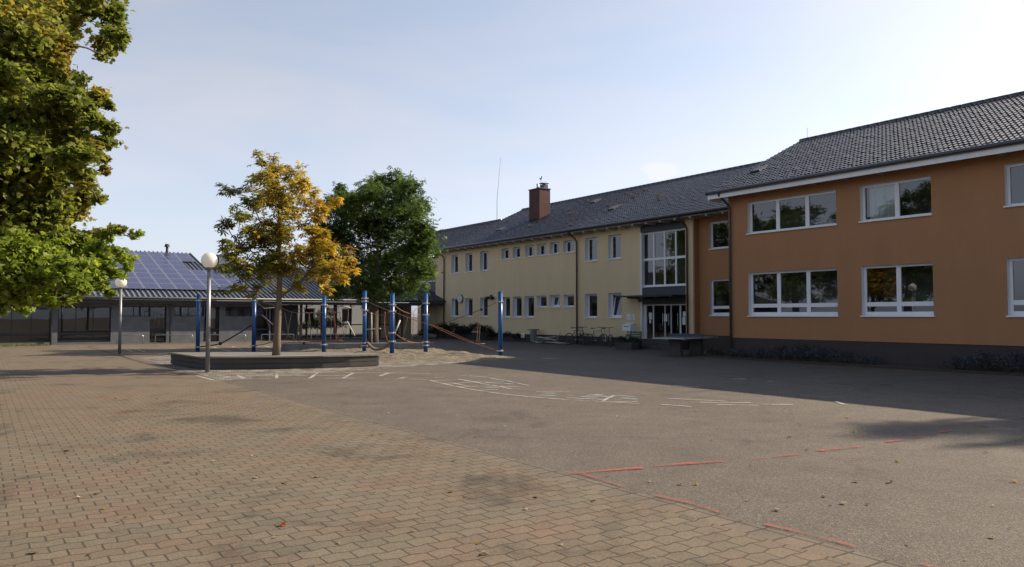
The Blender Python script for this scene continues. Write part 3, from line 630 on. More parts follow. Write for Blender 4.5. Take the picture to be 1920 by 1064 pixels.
MB().box(XL + .02, entry[0] - 0.02, Y0 + .03, Y0 + .5, 0, 0.48).build('plinth', M['plinth'], yb_, yo)
MB().box(entry[1] + 0.02, XR - .01, Y0 + .03, Y0 + .44, 0, 0.7).build('corner_plinth', M['plinth'], yb_, yo)
for k, (a, b, c, d) in enumerate(up): window(yb_, yo, Y0, a, b, c, d, 1, fr=0.09, room=1.2, rv=0.24, curtain=[(a+.55, b-.1)] if k in (4,) else None)
for k, (a, b, c, d) in enumerate(low):
    window(yb_, yo, Y0, a, b, c, d, 1, fr=0.09, room=1.2, rv=0.24, tilt=9 if k in (7, 10) else 0, curtain=[(a+.5, b-.12)] if k in (5,) else None)
# entrance bay: slate panels, stair glazing, doors
MB().box(entry[0], entry[1], Y0 + .04, Y0 + .22, 5.96, 6.5).build('slate_panel', M['slate'], yb_, yo)
MB().box(entry[0], entry[1], Y0 + .04, Y0 + .22, 2.22, 3.14).build('slate_panel', M['slate'], yb_, yo)
sw = window(yb_, yo, Y0 + .05, entry[0], entry[1], 3.14, 5.96, 4, 0, fr=0.085, mul=0.1, vsplit=4.55, room=2.2); sw.name = 'stair_window'
MB().box(entry[0] - 0.01, entry[0] + .11, Y0 - 0.015, Y0 + .2, 0.0, 5.96).build('bay_jamb', M['reveal'], yb_, yo)
de = MB(); dy = Y0 + .16
for a, b in ((entry[0] + .11, -8.66), (-8.2, -8.14), (-7.38, -7.34), (-6.96, -6.92), (-6.36, -6.28), (entry[1] - .06, entry[1])): de.box(a, b, dy, dy + .08, 0.45, 2.16)
de.box(entry[0] + .11, entry[1], dy - .005, dy + .085, 2.16, 2.22)
dof = de.build('door_frame', M['reveal'], yb_, yo)
for a, b, nm in ((-8.66, -8.2, 'side_light'), (-8.14, -7.38, 'door'), (-7.34, -6.96, 'door'), (-6.92, -6.36, 'door'), (-6.28, entry[1] - .06, 'side_light')):
    d_ = MB().quad((a, dy + .04, .45), (b, dy + .04, .45), (b, dy + .04, 2.16), (a, dy + .04, 2.16)).build(nm, M['dimglass'], yb_, yo)
    if nm == 'door': MB().tube([(b - .09, dy - .04, 1.15), (b - .09, dy - .04, 1.75)], 0.014, 6).build('handle', M['metal'], d_, yo)
for a, b, c, d in ((-8.5, -8.28, 1.45, 1.8), (-8.47, -8.35, 1.25, 1.43), (-7.44, -7.22, 1.35, 1.72), (-6.16, -5.98, 1.6, 1.85), (-6.2, -6.0, 1.2, 1.58)):
    MB().box(a, b, dy + .02, dy + .026, c, d).build('door_notice', M['paper'], yb_, yo)
rm = MB(); a, b, c, d, e, g_ = -9.1, -5.6, dy + .1, dy + 3.0, 0.44, 3.0
rm.quad((a,d,e),(b,d,e),(b,d,g_),(a,d,g_)).quad((a,c,e),(a,d,e),(a,d,g_),(a,c,g_)).quad((b,d,e),(b,c,e),(b,c,g_),(b,d,g_)).quad((a,c,g_),(a,d,g_),(b,d,g_),(b,c,g_)).quad((a,c,e),(b,c,e),(b,d,e),(a,d,e))
rm.build('entrance_hall', M['room'], yb_, yo)
st = MB()
for k in range(3): st.box(-9.0 + .0, -5.75, Y0 - 1.2 + k * .34, Y0 + .16, 0.15 * k, 0.15 * (k + 1) - .002)
st.build('entrance_steps', M['darkconcrete'], yb_, yo)
cn = MB().box(-9.75, -5.7, Y0 - 1.0, Y0 + .03, 2.62, 2.65); cn.build('canopy_glass', M['dimglass'], yb_, yo)
cf = MB().box(-9.0, -5.8, Y0 - .12, Y0 + .02, 2.36, 2.5)
for x_ in (-8.9, -7.9, -6.9, -5.95): cf.box(x_, x_ + .06, Y0 - 1.0, Y0 - .12, 2.52, 2.6)
cf.box(-9.75, -5.7, Y0 - 1.04, Y0 - 1.0, 2.58, 2.67); cf.build('canopy_frame', M['darkframe'], yb_, yo)
# roof
ve = 3.08; ze = 6.53; vr1, vr2 = 10.35, 8.3; zr1 = ze + (vr1 - ve) * T25; zr2 = ze + (vr2 - ve) * T25
yr = tiled(-28.75, 1.0, ve, ze, vr1, 25, seed=9).build('roof', M['tile'], yb_, yo)
tiled(-40.0, -28.75, ve, ze, vr2, 25, seed=12).build('low_roof', M['tile'], yb_, yo)
roof_core(MB(), -28.74, 1.0, ve + .04, ze, vr1, 25, 7).build('roof_base', M['tile'], yb_, yo)
roof_core(MB(), -40, -28.76, ve + .04, ze, vr2, 25, 6).build('low_roof_base', M['tile'], yb_, yo)
ridge_caps(MB(), -28.75, 1.0, vr1, zr1 + .03).build('ridge_tile', M['tile'], yr, yo, smooth=True)
ridge_caps(MB(), -40, -28.75, vr2, zr2 + .03).build('ridge_tile', M['tile'], yr, yo, smooth=True)
MB().tube([(-40, ve - .07, 6.5), (-0.5, ve - .07, 6.5)], 0.07, 8).build('gutter', M['gutter'], yb_, yo, smooth=True)
MB().box(-40, -0.0, ve + .04, Y0 + .1, 6.36, 6.39).build('soffit', M['soffit'], yb_, yo)
MB().quad((-5.32, Y0 + .1, 6.38), (0.0, Y0 + .1, 6.38), (0.0, 4.3, 6.38), (-5.32, 4.3, 6.38)).build('recess_soffit', M['soffit'], yb_, yo)
x = -30.4
while x < -0.6:
    MB().box(x, x + .1, ve + .03, Y0 - .003, 6.27, 6.36).build('rafter_tail', M['soffit'], yb_, yo); x += 0.98
for s in (-29.45, -14.02): downpipe(yb_, yo, s, Y0, 6.48, ve - .07)
downpipe(yb_, yo, -5.62, Y0, 6.48, ve - .07)
for s, v, w_, h_ in ((-24.44, 5.48, .6, .5), (-17.96, 8.6, .5, .6), (-13.4, 6.12, .55, .7)): roof_window(yr, yo, s, v, ve, ze, w_, h_)
for s, v in ((-19.25, 9.0), (-19.4, 7.6), (-14.8, 7.0), (-17.9, 6.5), (-14.84, 4.03), (-10.6, 7.0), (-9.87, 6.3), (-14.0, 9.2), (-13.6, 7.95), (-26.6, 7.4), (-24, 4.6), (-20.5, 5.2)): vent_tile(yr, yo, s, v, ve, ze)
ch = MB().box(-22.81, -21.6, 6.7, 7.62, 7.7, 10.33).build('chimney', M['brick'], yb_, yo)
MB().box(-22.86, -21.55, 6.65, 7.67, 10.33, 10.38).build('chimney_cap', M['slate'], ch, yo)
MB().tube([(-22.2, 7.0, 10.38), (-22.2, 7.0, 10.72)], 0.075, 8).build('flue_pipe', M['metal'], ch, yo, smooth=True)
pot = MB().box(-21.95, -21.62, 7.0, 7.45, 10.38, 10.62); pot.box(-22.0, -21.57, 6.95, 7.5, 10.70, 10.74); pot.box(-21.93, -21.9, 7.02, 7.05, 10.62, 10.7).box(-21.67, -21.64, 7.02, 7.05, 10.62, 10.7).box(-21.93, -21.9, 7.4, 7.43, 10.62, 10.7).box(-21.67, -21.64, 7.4, 7.43, 10.62, 10.7)
pot.build('chimney_pot', M['slate'], ch, yo)
wc = MB().tube([(-21.9, 7.05, 10.74), (-21.9, 7.05, 11.0)], 0.012, 5)
prof = [(-.17,.10),(-.10,.16),(-.06,.10),(.0,.08),(.05,.20),(.10,.24),(.14,.19),(.10,.15),(.09,.06),(.03,.0),(-.05,.0),(-.12,.05)]
wc.add([(-21.9 + a, 7.04, 10.99 + b) for a, b in prof] + [(-21.9 + a, 7.06, 10.99 + b) for a, b in prof], [tuple(range(12)), tuple(range(23, 11, -1))] + [(i, (i+1) % 12, 12 + (i+1) % 12, 12 + i) for i in range(12)])
wc.build('weathercock', M['black'], ch, yo)
for s in (-22.6, -21.58): MB().tube([(s, 7.2, 10.3), (s, 7.2, 10.85)], 0.012, 5).build('lightning_rod', M['metal'], ch, yo)
ms = MB().tube([(-29.25, 8.3, zr2), (-29.25, 8.3, zr2 + 1.7)], 0.03, 6); ms.tube([(-29.25, 8.3, zr2 + 1.7), (-29.1, 8.3, zr2 + 2.7), (-28.75, 8.3, zr2 + 4.9)], [0.022, 0.018, 0.01], 6)
ms.build('antenna_mast', M['metal'], yb_, yo)
# glazed stair link beyond the wing's end
MB().box(-38, XL - .01, 5.2, 5.35, 2.6, 4.36).build('link_cladding', M['bluewood'], yb_, yo)
MB().box(-39.5, XL - .02, 6.8, 14.2, 0, 6.1).build('added_sun_block', M['yellow'], yb_, yo)  # unseen solid box added under the low roof to keep sun off the link
lw = window(yb_, yo, 5.1, -36.0, XL - .02, 4.36, 6.12, 4, 0, fr=0.08, mul=0.09, sill=False, room=1.5); lw.name = 'link_window'

# ------------------------------------------------------------------ grey hall with solar roof (x along its front = v, y inwards)
HA = math.atan2(V.y, V.x); HO = W(-30, 0)
hb = tag(empty('grey_hall_building', HO, HA), 'low grey hall with dark glazing and standing seam roof carrying solar panels', 'building')
ho = (0, 0, 0)
hops = [(-30,-27.2,0.15,2.1),(-27.0,-24.2,0.15,2.1),(-24.0,-21.2,0.15,2.05),(-20.88,-18.2,0.12,2.16),(-17.85,-16.12,1.6,2.2),(-16.12,-15.2,0.04,2.2),(-14.8,-13.05,1.6,2.2),(-13.05,-12.12,0.04,2.2),(-11.74,-10.1,1.6,2.2),(-10.1,-9.0,0.04,2.2)]
hw = facade(-44, -8.9, 0, 2.5, 0, hops, 0.3)
hw.quad((-44,14,0),(-44,0,0),(-44,0,2.5),(-44,14,2.5)).quad((-8.9,0,0),(-8.9,14,0),(-8.9,14,2.5),(-8.9,0,2.5)).quad((-8.9,14,0),(-44,14,0),(-44,14,4.8),(-8.9,14,4.8))
hw.build('wall', [M['hallwall'], M['darkframe']], hb)
for a, b, c, d in hops:
    big = d - c > 1.5 and b - a > 1.5
    if big:
        w = window(hb, ho, 0.05, a, b, c, d, 3, 0, fr=0.06, mul=0.05, fm='darkframe', sill=False, room=3.0, vsplit=0.62); w.name = 'glazed_front'
    elif d - c < 1: window(hb, ho, 0.05, a, b, c, d, 2, 0, fr=0.05, mul=0.05, fm='darkframe', sill=False, room=1.0)
    else:
        w = window(hb, ho, 0.1, a, b, c, d, 1, 0, fr=0.06, fm='darkframe', sill=False, room=1.2, vsplit=0.75); w.name = 'door'
pt = 15.7; tp = math.tan(R(pt)); ye = -0.62; zee = 2.72
def hz(y): return zee + (y - ye) * tp
def hall_roof(x0, x1, yr_, back, name):
    mb = MB(); zr_ = hz(yr_)
    P = [(ye, zee), (yr_, zr_), (yr_ + back, zr_ - back * tp), (yr_ + back, zr_ - back * tp - .2), (yr_, zr_ - .22), (ye, zee - .14)]; n = 6
    mb.add([(x0, a, b) for a, b in P] + [(x1, a, b) for a, b in P], [tuple(range(n)), tuple(range(2*n-1, n-1, -1))] + [(i, n+i, n+(i+1)%n, (i+1)%n) for i in range(n)], 0)
    r_ = mb.build(name, M['metalroof'], hb); k = math.ceil(x0 / 0.29)
    sm = MB(); sn = Vector((0, -math.sin(R(pt)), math.cos(R(pt))))
    while k * 0.29 < x1:
        xx = k * 0.29; q = [(xx - .026, ye + .02, zee), (xx + .026, ye + .02, zee), (xx + .026, yr_, zr_), (xx - .026, yr_, zr_)]
        sm.add(q + [tuple(Vector(p) + sn * 0.085) for p in q], [(4,5,6,7),(0,1,5,4),(1,2,6,5),(2,3,7,6),(3,0,4,7)]); k += 1
    sm.build('standing_seam', M['seam'], r_); return r_
hr1 = hall_roof(-44, -11.2, 12.55, 2.5, 'roof')
hr2 = hall_roof(-11.2, -4.0, 8.6, 4.5, 'low_roof')
hr3 = hall_roof(-4.0, 4.15, 2.6, 0.3, 'lean_to_roof')
for x0_, x1_ in ((-44, 4.15),): MB().tube([(x0_, ye - .07, zee - .03), (x1_, ye - .07, zee - .03)], 0.07, 8).build('gutter', M['gutter'], hb, smooth=True)
MB().box(-44, 4.1, -0.5, -0.03, 2.36, 2.56).build('eaves_beam', M['darkbeam'], hb)
MB().box(-44, 4.1, -0.03, 0.0, 2.22, 2.5).build('header_board', M['darkbeam'], hb) if False else None
for x_ in (-21.2, -15.0, -8.7): downp = MB().tube([(x_, -.2, 2.4), (x_, -.12, 2.2), (x_, -.12, 0)], 0.045, 8).build('downpipe', M['gutter'], hb, smooth=True)
# solar panels, fixed on the roof sheet
def panel(xa, ya_, wd, hg):
    nn = Vector((0, -math.sin(R(pt)), math.cos(R(pt)))); uu = Vector((0, math.cos(R(pt)), math.sin(R(pt)))); p = Vector((xa, ya_, hz(ya_))) + nn * 0.10
    X = Vector((1, 0, 0)); mb = MB(); g = 0.036
    def q(a, b, c, d, k, mi): mb.quad(p + X*a + uu*c + nn*k, p + X*b + uu*c + nn*k, p + X*b + uu*d + nn*k, p + X*a + uu*d + nn*k, mi)
    q(g, wd - g, g, hg - g, 0.028, 0)
    for a, b, c, d in ((0, wd, 0, g), (0, wd, hg - g, hg), (0, g, g, hg - g), (wd - g, wd, g, hg - g)):
        vs = [p + X*e + uu*f_ + nn*k for k in (0, .03) for e, f_ in ((a,c),(b,c),(b,d),(a,d))]
        mb.add(vs, [(0,3,2,1),(4,5,6,7),(0,1,5,4),(1,2,6,5),(2,3,7,6),(3,0,4,7)], 1)
    mb.build('solar_panel', [M['solar'], M['panelframe']], hr1)
rowh = 11.3 / 8; dyr = rowh * math.cos(R(pt)); pw = 0.925
for r_ in range(8):
    right = {0: -9.82, 1: -9.82, 2: -9.82, 3: -9.82, 4: -12.6, 5: -12.6, 6: -11.67, 7: -11.67}[r_]
    k = 0
    while right - (k + 1) * pw > -20.5:
        panel(right - (k + 1) * pw + .01, 1.0 + r_ * dyr, pw - .02, rowh - .02); k += 1
vp = MB().tube([(-13.0, 12.2, hz(12.2) - .1), (-13.0, 12.2, hz(12.2) + .55)], 0.09, 10); vp.tube([(-13.0, 12.2, hz(12.2) + .5), (-13.0, 12.2, hz(12.2) + .72)], [0.2, 0.14], 10); vp.build('vent_pipe', M['black'], hr1)
dm = MB().box(-10.4, -9.0, 8.0, 8.9, hz(8) - .1, hz(8) + .95); dmo = dm.build('roof_vent_box', M['slate'], hr2)
lv = MB()
for k in range(6): lv.box(-10.25, -9.15, 7.96, 8.0, hz(8) + .28 + k * .09, hz(8) + .34 + k * .09)
lv.build('louvre', M['metal'], dmo)
# open porch on the right half of the hall
pw_ = MB().box(-8.9, -6.9, 0.5, 0.7, 0, 2.36); pw_.build('porch_wall', M['darkbeam'], hb)
for x_ in (-6.9, -4.55, -2.2, 0.15, 2.3):
    MB().box(x_ - .07, x_ + .07, -.14, 0.0, 0, 2.36).build('porch_post', M['darkframe'], hb)
gp = MB()
xs_ = [-6.8, -5.6, -4.5, -3.4, -2.3, -1.2]
for x_ in xs_: gp.box(x_ - .05, x_ + .05, 2.5, 2.6, 0, 2.5)
gp.box(-6.8, -1.2, 2.505, 2.595, 0.95, 1.02).box(-6.8, -1.2, 2.505, 2.595, 0.1, 0.22); gpo = gp.build('porch_glazing', M['darkframe'], hb)
for a, b in zip(xs_[:-1], xs_[1:]): MB().quad((a + .05, 2.55, .22), (b - .05, 2.55, .22), (b - .05, 2.55, 2.45), (a + .05, 2.55, 2.45)).build('pane', M['dimglass'], gpo)
bw = MB().box(-1.2, 2.5, 2.3, 2.45, 0, 2.6); bw.build('porch_back_wall', M['beige'], hb)
bf = MB()
for x_ in (-1.1, -0.1, 0.9, 1.7): bf.box(x_ - .04, x_ + .04, 2.24, 2.3, 0, 2.3)
bf.box(-1.1, 1.7, 2.245, 2.295, 0.95, 1.01); bf.build('door_frame', M['darkframe'], hb)
MB().box(2.5, 3.75, 0.6, 0.75, 0, 2.7).build('link_wall', M['beige'], hb)
MB().box(2.95, 3.1, 0.585, 0.6, 1.35, 1.65).build('wall_notice', M['paper'], hb)

# background seen through the porch: a pale house
ph = tag(empty('pale_house', HO + V * 1 - U * 16, HA), 'pale rendered house seen through the porch glazing of the grey hall', 'house')
hwl = facade(-13, 4, 0, 5.2, 0, [(-9,-8,1,2.3),(-5.5,-4.5,1,2.3),(-2,-1,1,2.3),(1.5,2.5,1,2.3)], .15)
hwl.quad((-13,8,0),(-13,0,0),(-13,0,5.2),(-13,8,5.2)).quad((4,0,0),(4,8,0),(4,8,5.2),(4,0,5.2)).quad((4,8,0),(-13,8,0),(-13,8,5.2),(4,8,5.2)); hwl.build('wall', [M['housepale'], M['reveal']], ph)
for a in (-9, -5.5, -2, 1.5): window(ph, ho, 0, a, a + 1, 1, 2.3, 1, room=0.8)
MB().add([(-13.4,-.4,5.1),(4.4,-.4,5.1),(4.4,4,6.2),(-13.4,4,6.2),(-13.4,8.4,5.1),(4.4,8.4,5.1)], [(0,1,2,3),(3,2,5,4),(0,3,4),(1,5,2)]).build('roof', M['tile'], ph)

# ------------------------------------------------------------------ trees
def add_leaves(name, tv, tf, pos, rot, scl, cols, m, parent):
    """one crown: the leaf template tv/tf set at every position"""
    n, k = len(pos), len(tv)
    v = np.einsum('nij,kj->nki', rot, tv) * scl[:, None, None] + pos[:, None, :]
    me = bpy.data.meshes.new(name); me.vertices.add(n * k); me.vertices.foreach_set('co', v.ravel())
    fl = [len(f) for f in tf]; lv_ = np.concatenate([np.array(f) for f in tf])
    loops = (lv_[None, :] + (np.arange(n) * k)[:, None]).ravel(); me.loops.add(len(loops)); me.loops.foreach_set('vertex_index', loops)
    tot = np.tile(fl, n); st_ = np.concatenate([[0], np.cumsum(tot)[:-1]])
    me.polygons.add(len(tot)); me.polygons.foreach_set('loop_start', st_.astype(np.int32))
    me.update(calc_edges=True)
    ca = me.attributes.new('leaf_colour', 'FLOAT_COLOR', 'POINT'); cc = np.ones((n, k, 4)); cc[:, :, :3] = cols[:, None, :]
    ca.data.foreach_set('color', cc.ravel()); me.materials.append(m)
    o = bpy.data.objects.new(name, me); COL.objects.link(o); o.parent = parent; return o
def rots(n, g, tilt=0.9, droop=0.0):
    """random frames whose normal leans from straight up by about tilt radians"""
    yaw = g.uniform(0, 2 * np.pi, n); th = np.abs(g.normal(0, tilt, n)) + droop; az = g.uniform(0, 2 * np.pi, n)
    nz = np.stack([np.sin(th) * np.cos(az), np.sin(th) * np.sin(az), np.cos(th)], 1)
    a = np.stack([np.cos(yaw), np.sin(yaw), np.zeros(n)], 1); x = a - nz * (a * nz).sum(1, keepdims=True); x /= np.linalg.norm(x, axis=1, keepdims=True)
    return np.stack([x, np.cross(nz, x), nz], 2)
def chestnut():
    tv, tf = [], []
    for a in (-100, -52, 0, 52, 100):
        L_ = 1.0 if abs(a) < 60 else 0.72; c, s = math.cos(R(a)), math.sin(R(a))
        for x, y, z in ((0.04, 0, 0), (.55, -.17, -.10), (1.0, 0, -.34), (.55, .17, -.10)): tv.append((L_ * (x * c - y * s), L_ * (x * s + y * c), z * L_))
        k = len(tv) - 4; tf.append((k, k+1, k+2, k+3))
    return np.array(tv), tf
def maple():
    pts = [(0,0),(.16,-.30),(.10,-.52),(.38,-.44),(.45,-.62),(.62,-.36),(.66,-.16),(.86,-.2),(1.05,0),(.86,.2),(.66,.16),(.62,.36),(.45,.62),(.38,.44),(.10,.52),(.16,.30)]
    tv = np.array([(x - .3, y, -0.22 * abs(y) - 0.12 * max(0, x - .4)) for x, y in pts]); return tv, [tuple(range(9)), (0,) + tuple(range(8, 16))]
CH, MA = chestnut(), maple()
def limb(mb, a, b, r0, r1, g, sag=0.12, n=5, k=5):
    a, b = Vector(a), Vector(b); L_ = (b - a).length; pts = []; rs = []
    j1 = Vector(g.normal(0, 1, 3)) * L_ * .06
    for i in range(n + 1):
        t = i / n; p = a.lerp(b, t); p.z -= sag * L_ * math.sin(math.pi * t) * (1 if b.z > a.z else -.6); p += j1 * math.sin(math.pi * t); pts.append(p); rs.append(r0 + (r1 - r0) * t ** .8)
    mb.tube(pts, rs, k); return pts
def tree(name, base, top, r0, clumps, leaf, per_vol, lsize, colfn, m, bark, seed, label, group=None, sub=5, spread=.5, flat=.75, tilt=.8, maxn=900, twigs=6, lr=.012):
    g = np.random.default_rng(seed); base = Vector(base); root = tag(empty(name, base), label, 'tree', group)
    top = Vector(top); tr = MB(); n = 9; axis = []
    for i in range(n + 1):
        t = i / n; p = base.lerp(top, t) - base; p.x += .05 * math.sin(t * 5 + seed); axis.append(p)
    rs = [r0 * (1.18 if i == 0 else 1) * (1 - .88 * (i / n) ** 1.1) for i in range(n + 1)]
    tr.tube(axis, rs, 12)
    def axis_at(z):
        t = max(0, min(1, (z) / max(.01, (top.z - base.z)))); i = min(n - 1, int(t * n)); return axis[i].lerp(axis[i+1], t * n - i), r0 * (1 - .88 * t ** 1.1)
    P, S_ = [], []
    cen = [Vector((c[0], c[1], c[2])) - base for c in clumps]; crs = [c[3] for c in clumps]; N_ = len(cen)
    zmin = min(c.z for c in cen) * .8
    # every clump hangs on the nearest wood that is closer to the trunk
    order = sorted(range(N_), key=lambda i: math.hypot(cen[i].x - axis_at(cen[i].z)[0].x, cen[i].y - axis_at(cen[i].z)[0].y))
    par = {}; done = []
    for i in order:
        c = cen[i]; h = math.hypot(c.x, c.y); a0 = axis_at(max(zmin, min(c.z - .6 * h, top.z - base.z - .1)))[0]
        best, bd = None, (c - a0).length * .9
        for j in done:
            d = (c - cen[j]).length * (1 if c.z > cen[j].z - .3 else 1.5)
            if d < bd: best, bd = j, d
        par[i] = (best, a0); done.append(i)
    load = {i: 1 for i in range(N_)}
    for i in reversed(order):
        if par[i][0] is not None: load[par[i][0]] += load[i]
    for i in order:
        c, cr = cen[i], crs[i]; j, a0 = par[i]; st0 = cen[j] if j is not None else a0
        r_a = lr * math.sqrt(load[i]) * 1.25; r_b = lr * math.sqrt(max(1, load[i] - 1)) if load[i] > 1 else lr * .5
        pts = limb(tr, st0, c, r_a, r_b, g, sag=.05)
        k = int(min(maxn, per_vol * cr ** 2.2)) + 4; nsub = max(2, sub)
        subs = [c + Vector(g.normal(0, 1, 3) * np.array([1, 1, .8])).normalized() * cr * g.uniform(.35, .95) for _ in range(nsub)]
        for q in subs: limb(tr, pts[int(g.integers(3, 6))], q, lr * .5, .003, g, .02, 3, 4)
        for _ in range(k):
            sidx = int(g.integers(nsub)); p = np.array(subs[sidx]) + g.normal(0, 1, 3) * np.array([1, 1, flat]) * cr * spread * .62
            P.append(p); S_.append(lsize * g.uniform(.65, 1.2))
        for _ in range(twigs):
            q = subs[int(g.integers(nsub))]; limb(tr, q, q + Vector(g.normal(0, 1, 3)) * cr * .4, .004, .002, g, 0, 2, 3)
    P = np.array(P); tr.build('trunk', bark, root, smooth=True)
    cols = np.array([colfn(p + np.array(base), g) for p in P])
    add_leaves('crown', leaf[0], leaf[1], P, rots(len(P), g, tilt), np.array(S_), cols, m, root)
    return root
def px_clumps(rows, D, g, dj):
    out = []
    for x, y, r_ in rows:
        d = D + g.uniform(-dj, dj) * (1 if r_ > 0 else 0); p = at(x, y, d); out.append((p.x, p.y, p.z, abs(r_) * d / F))
    return out
gt = np.random.default_rng(21)
def mixcol(a, b, t): return np.array(a) * (1 - t) + np.array(b) * t
# young horse chestnut in autumn colour, growing out of the deck
ybase = Vector((-7.42, 24.3, 0.36)); D = 24.3
rows = [(497,302,20),(520,318,22),(545,322,22),(572,342,20),(585,352,14),(480,332,20),(502,345,30),(540,352,30),(440,360,18),(420,352,10),(468,378,24),(520,385,36),(560,382,30),(600,388,16),(612,378,18),(632,374,11),
        (425,418,18),(415,425,10),(452,410,24),(490,420,34),(535,425,38),(578,420,26),(600,432,22),(430,455,16),(455,462,30),(500,462,36),(545,465,38),(590,462,30),(625,462,24),(650,470,12),
        (423,500,16),(450,497,26),(490,505,30),(540,500,34),(585,500,32),(625,498,26),(655,492,14),(662,512,8),(600,525,18),(640,520,14),(612,540,12),(450,526,18),(432,540,10),(475,545,13),(430,480,14),(560,528,16),(530,545,10),(415,545,8)]
rows = [(x, y + 2, r_ * 1.02) for x, y, r_ in rows]
def ycol(p, g):
    t = (p[0] - ybase.x) / 2.3; z = (p[2] - 2.2) / 4.6
    a = .36 + .46 * t + .26 * (z - .45) + .16 * math.sin(p[0] * 3.1 + p[2] * 2.3) * math.sin(p[2] * 3.7 - p[1] * 2.1) + g.normal(0, .09)
    a = min(1.2, max(0, a))
    c = mixcol((.10, .12, .018), (.31, .215, .024), min(a * 1.4, 1)) if a < .71 else mixcol((.37, .275, .022), (.37, .15, .018), min((a - .71) * 2.4, 1))
    if g.random() < .015 + .04 * max(0, t): c = np.array((.20, .06, .02))
    return c * g.uniform(.8, 1.2)
yt = tree('autumn_chestnut_tree', ybase, (ybase.x + .02, ybase.y, 6.6), .115, px_clumps(rows, D, gt, 1.5), CH, 620, .185, ycol, M['leaf'], M['bark'], 31, 'young tree with yellow and orange autumn leaves growing through the wooden deck', sub=5, spread=.46, tilt=.55, twigs=2, lr=.011)
# dark green chestnut by the link
gb = at(700, 640, 38.6); gb.z = 0; D = 38.6
rows = [(748,336,18),(765,350,24),(738,352,22),(700,345,22),(715,340,14),(720,372,38),(765,385,34),(675,365,26),(640,360,16),(632,350,9),(655,378,24),(622,385,18),(612,398,14),(640,410,34),(690,410,42),(740,420,44),(785,415,26),(795,435,20),(600,425,16),(625,445,32),(670,455,44),(720,465,46),(770,462,40),(800,460,22),(815,470,10),
        (610,480,22),(640,495,34),(690,505,44),(740,510,44),(785,500,30),(805,512,14),(650,535,30),(700,545,34),(745,540,30),(780,530,18),(690,562,16),(630,545,20),(775,395,26),(608,420,12),(590,450,10)]
def gcol(p, g): return np.array(mixcol((.045, .085, .018), (.105, .15, .028), g.random() ** 1.5)) * g.uniform(.7, 1.3)
gr = px_clumps(rows, D, gt, 2.3)
gtree = tree('green_chestnut_tree', (gb.x, gb.y, 0), (gb.x + .35, gb.y, 7.9), .26, gr, CH, 800, .20, gcol, M['darkleaf'], M['barkgrey'], 41, 'dense dark green tree standing beyond the low concrete wall', sub=6, spread=.62, tilt=.7, twigs=0)
# big maple at the edge of the court
D = 13.0; mbase = Vector((-11.2, 13.4, 0))
rows = [(205,20,26),(215,60,20),(205,92,22),(190,105,10),(222,85,10),(175,22,22),(140,10,22),(120,45,30),(90,30,44),(40,40,52),(125,90,20),(70,90,50),(20,100,50),(110,130,26),(145,150,12),(160,150,8),
        (60,160,50),(10,170,50),(105,182,34),(148,192,24),(185,190,22),(205,200,10),(158,222,26),(190,235,22),(205,250,9),(120,230,44),(60,230,50),(0,240,50),(180,275,24),(200,295,10),(138,287,34),(80,290,50),(10,300,55),
        (195,318,9),(165,327,24),(108,347,38),(40,355,55),(-20,350,55),(165,365,22),(182,375,10),(130,390,30),(80,405,44),(20,410,55),(110,430,26),(60,455,44),(0,460,55),(140,452,24),(175,450,22),(200,440,14),(225,435,11),(248,440,8),(262,440,6),
        (150,480,30),(190,478,22),(220,480,16),(240,484,11),(120,505,32),(170,512,24),(205,505,20),(225,515,10),(240,500,9),(70,500,44),(20,510,50),(190,532,14),(205,545,10),(140,532,26),(100,545,26),(60,540,34),(20,550,34),(-10,560,28),(100,562,14),(40,570,14),(5,578,10),
        (-60,100,60),(-60,220,60),(-70,400,70),(-60,500,60),(-130,150,70),(-140,320,80),(-150,480,70),(-50,20,60),(-60,300,60),(60,-20,50),(150,-30,40),(-30,-40,60),(-120,20,60),(200,-20,26)]
def mcol(p, g):
    z = (p[2] - 2.0) / 5.0; c = mixcol((.095, .125, .02), (.175, .19, .03), g.random())
    f = .5 + .5 * math.sin(p[0] * 2.9 + p[2] * 2.1 + 1.0) * math.sin(p[2] * 3.6 + p[1] * 1.7)
    k = min(1, max(0, (f - .55) * 2.6 + g.normal(0, .22))) if z > .22 else 0
    c = mixcol(c, mixcol((.27, .21, .03), (.25, .16, .028), g.random()), k * .75)
    if z < .2: c = c * np.array((1.2, 1.32, .95))
    return c * g.uniform(.8, 1.2)
mt = tree('maple_tree', mbase, (mbase.x + .3, mbase.y, 8.2), .24, px_clumps(rows, D, gt, 1.25), MA, 12500, .094, mcol, M['leaf'], M['barkgrey'], 51, 'tall leafy maple overhanging the court, green turning yellow, with a low bright branch', sub=5, spread=.60, tilt=1.0, maxn=2700, twigs=1, lr=.009)
# trees out of the frame: one behind the orange block that shades the court, others mirrored in the windows
def kin(src, loc, rz, sc, label):
    c = copy_tree(src); c.location = loc; c.rotation_euler = (0, 0, rz); c.scale = (sc, sc, sc); c['label'] = label; return c
shade = Vector(gnd(2170, 822)); k_ = 18.5 / SUN.z; sp_ = shade + SUN * k_
kin(gtree, (sp_.x, sp_.y, 0), 1.0, 2.35, 'tall tree behind the orange block, only its shadow falls in the court').scale = (1.1, 1.1, 2.15)
kin(gtree, (-23.5, 28.5, 0), 2.0, 1.15, 'green tree beside the court beyond the maple')
kin(gtree, (-25, 20.5, 0), 4.0, 1.25, 'green tree at the edge of the court behind the maple')

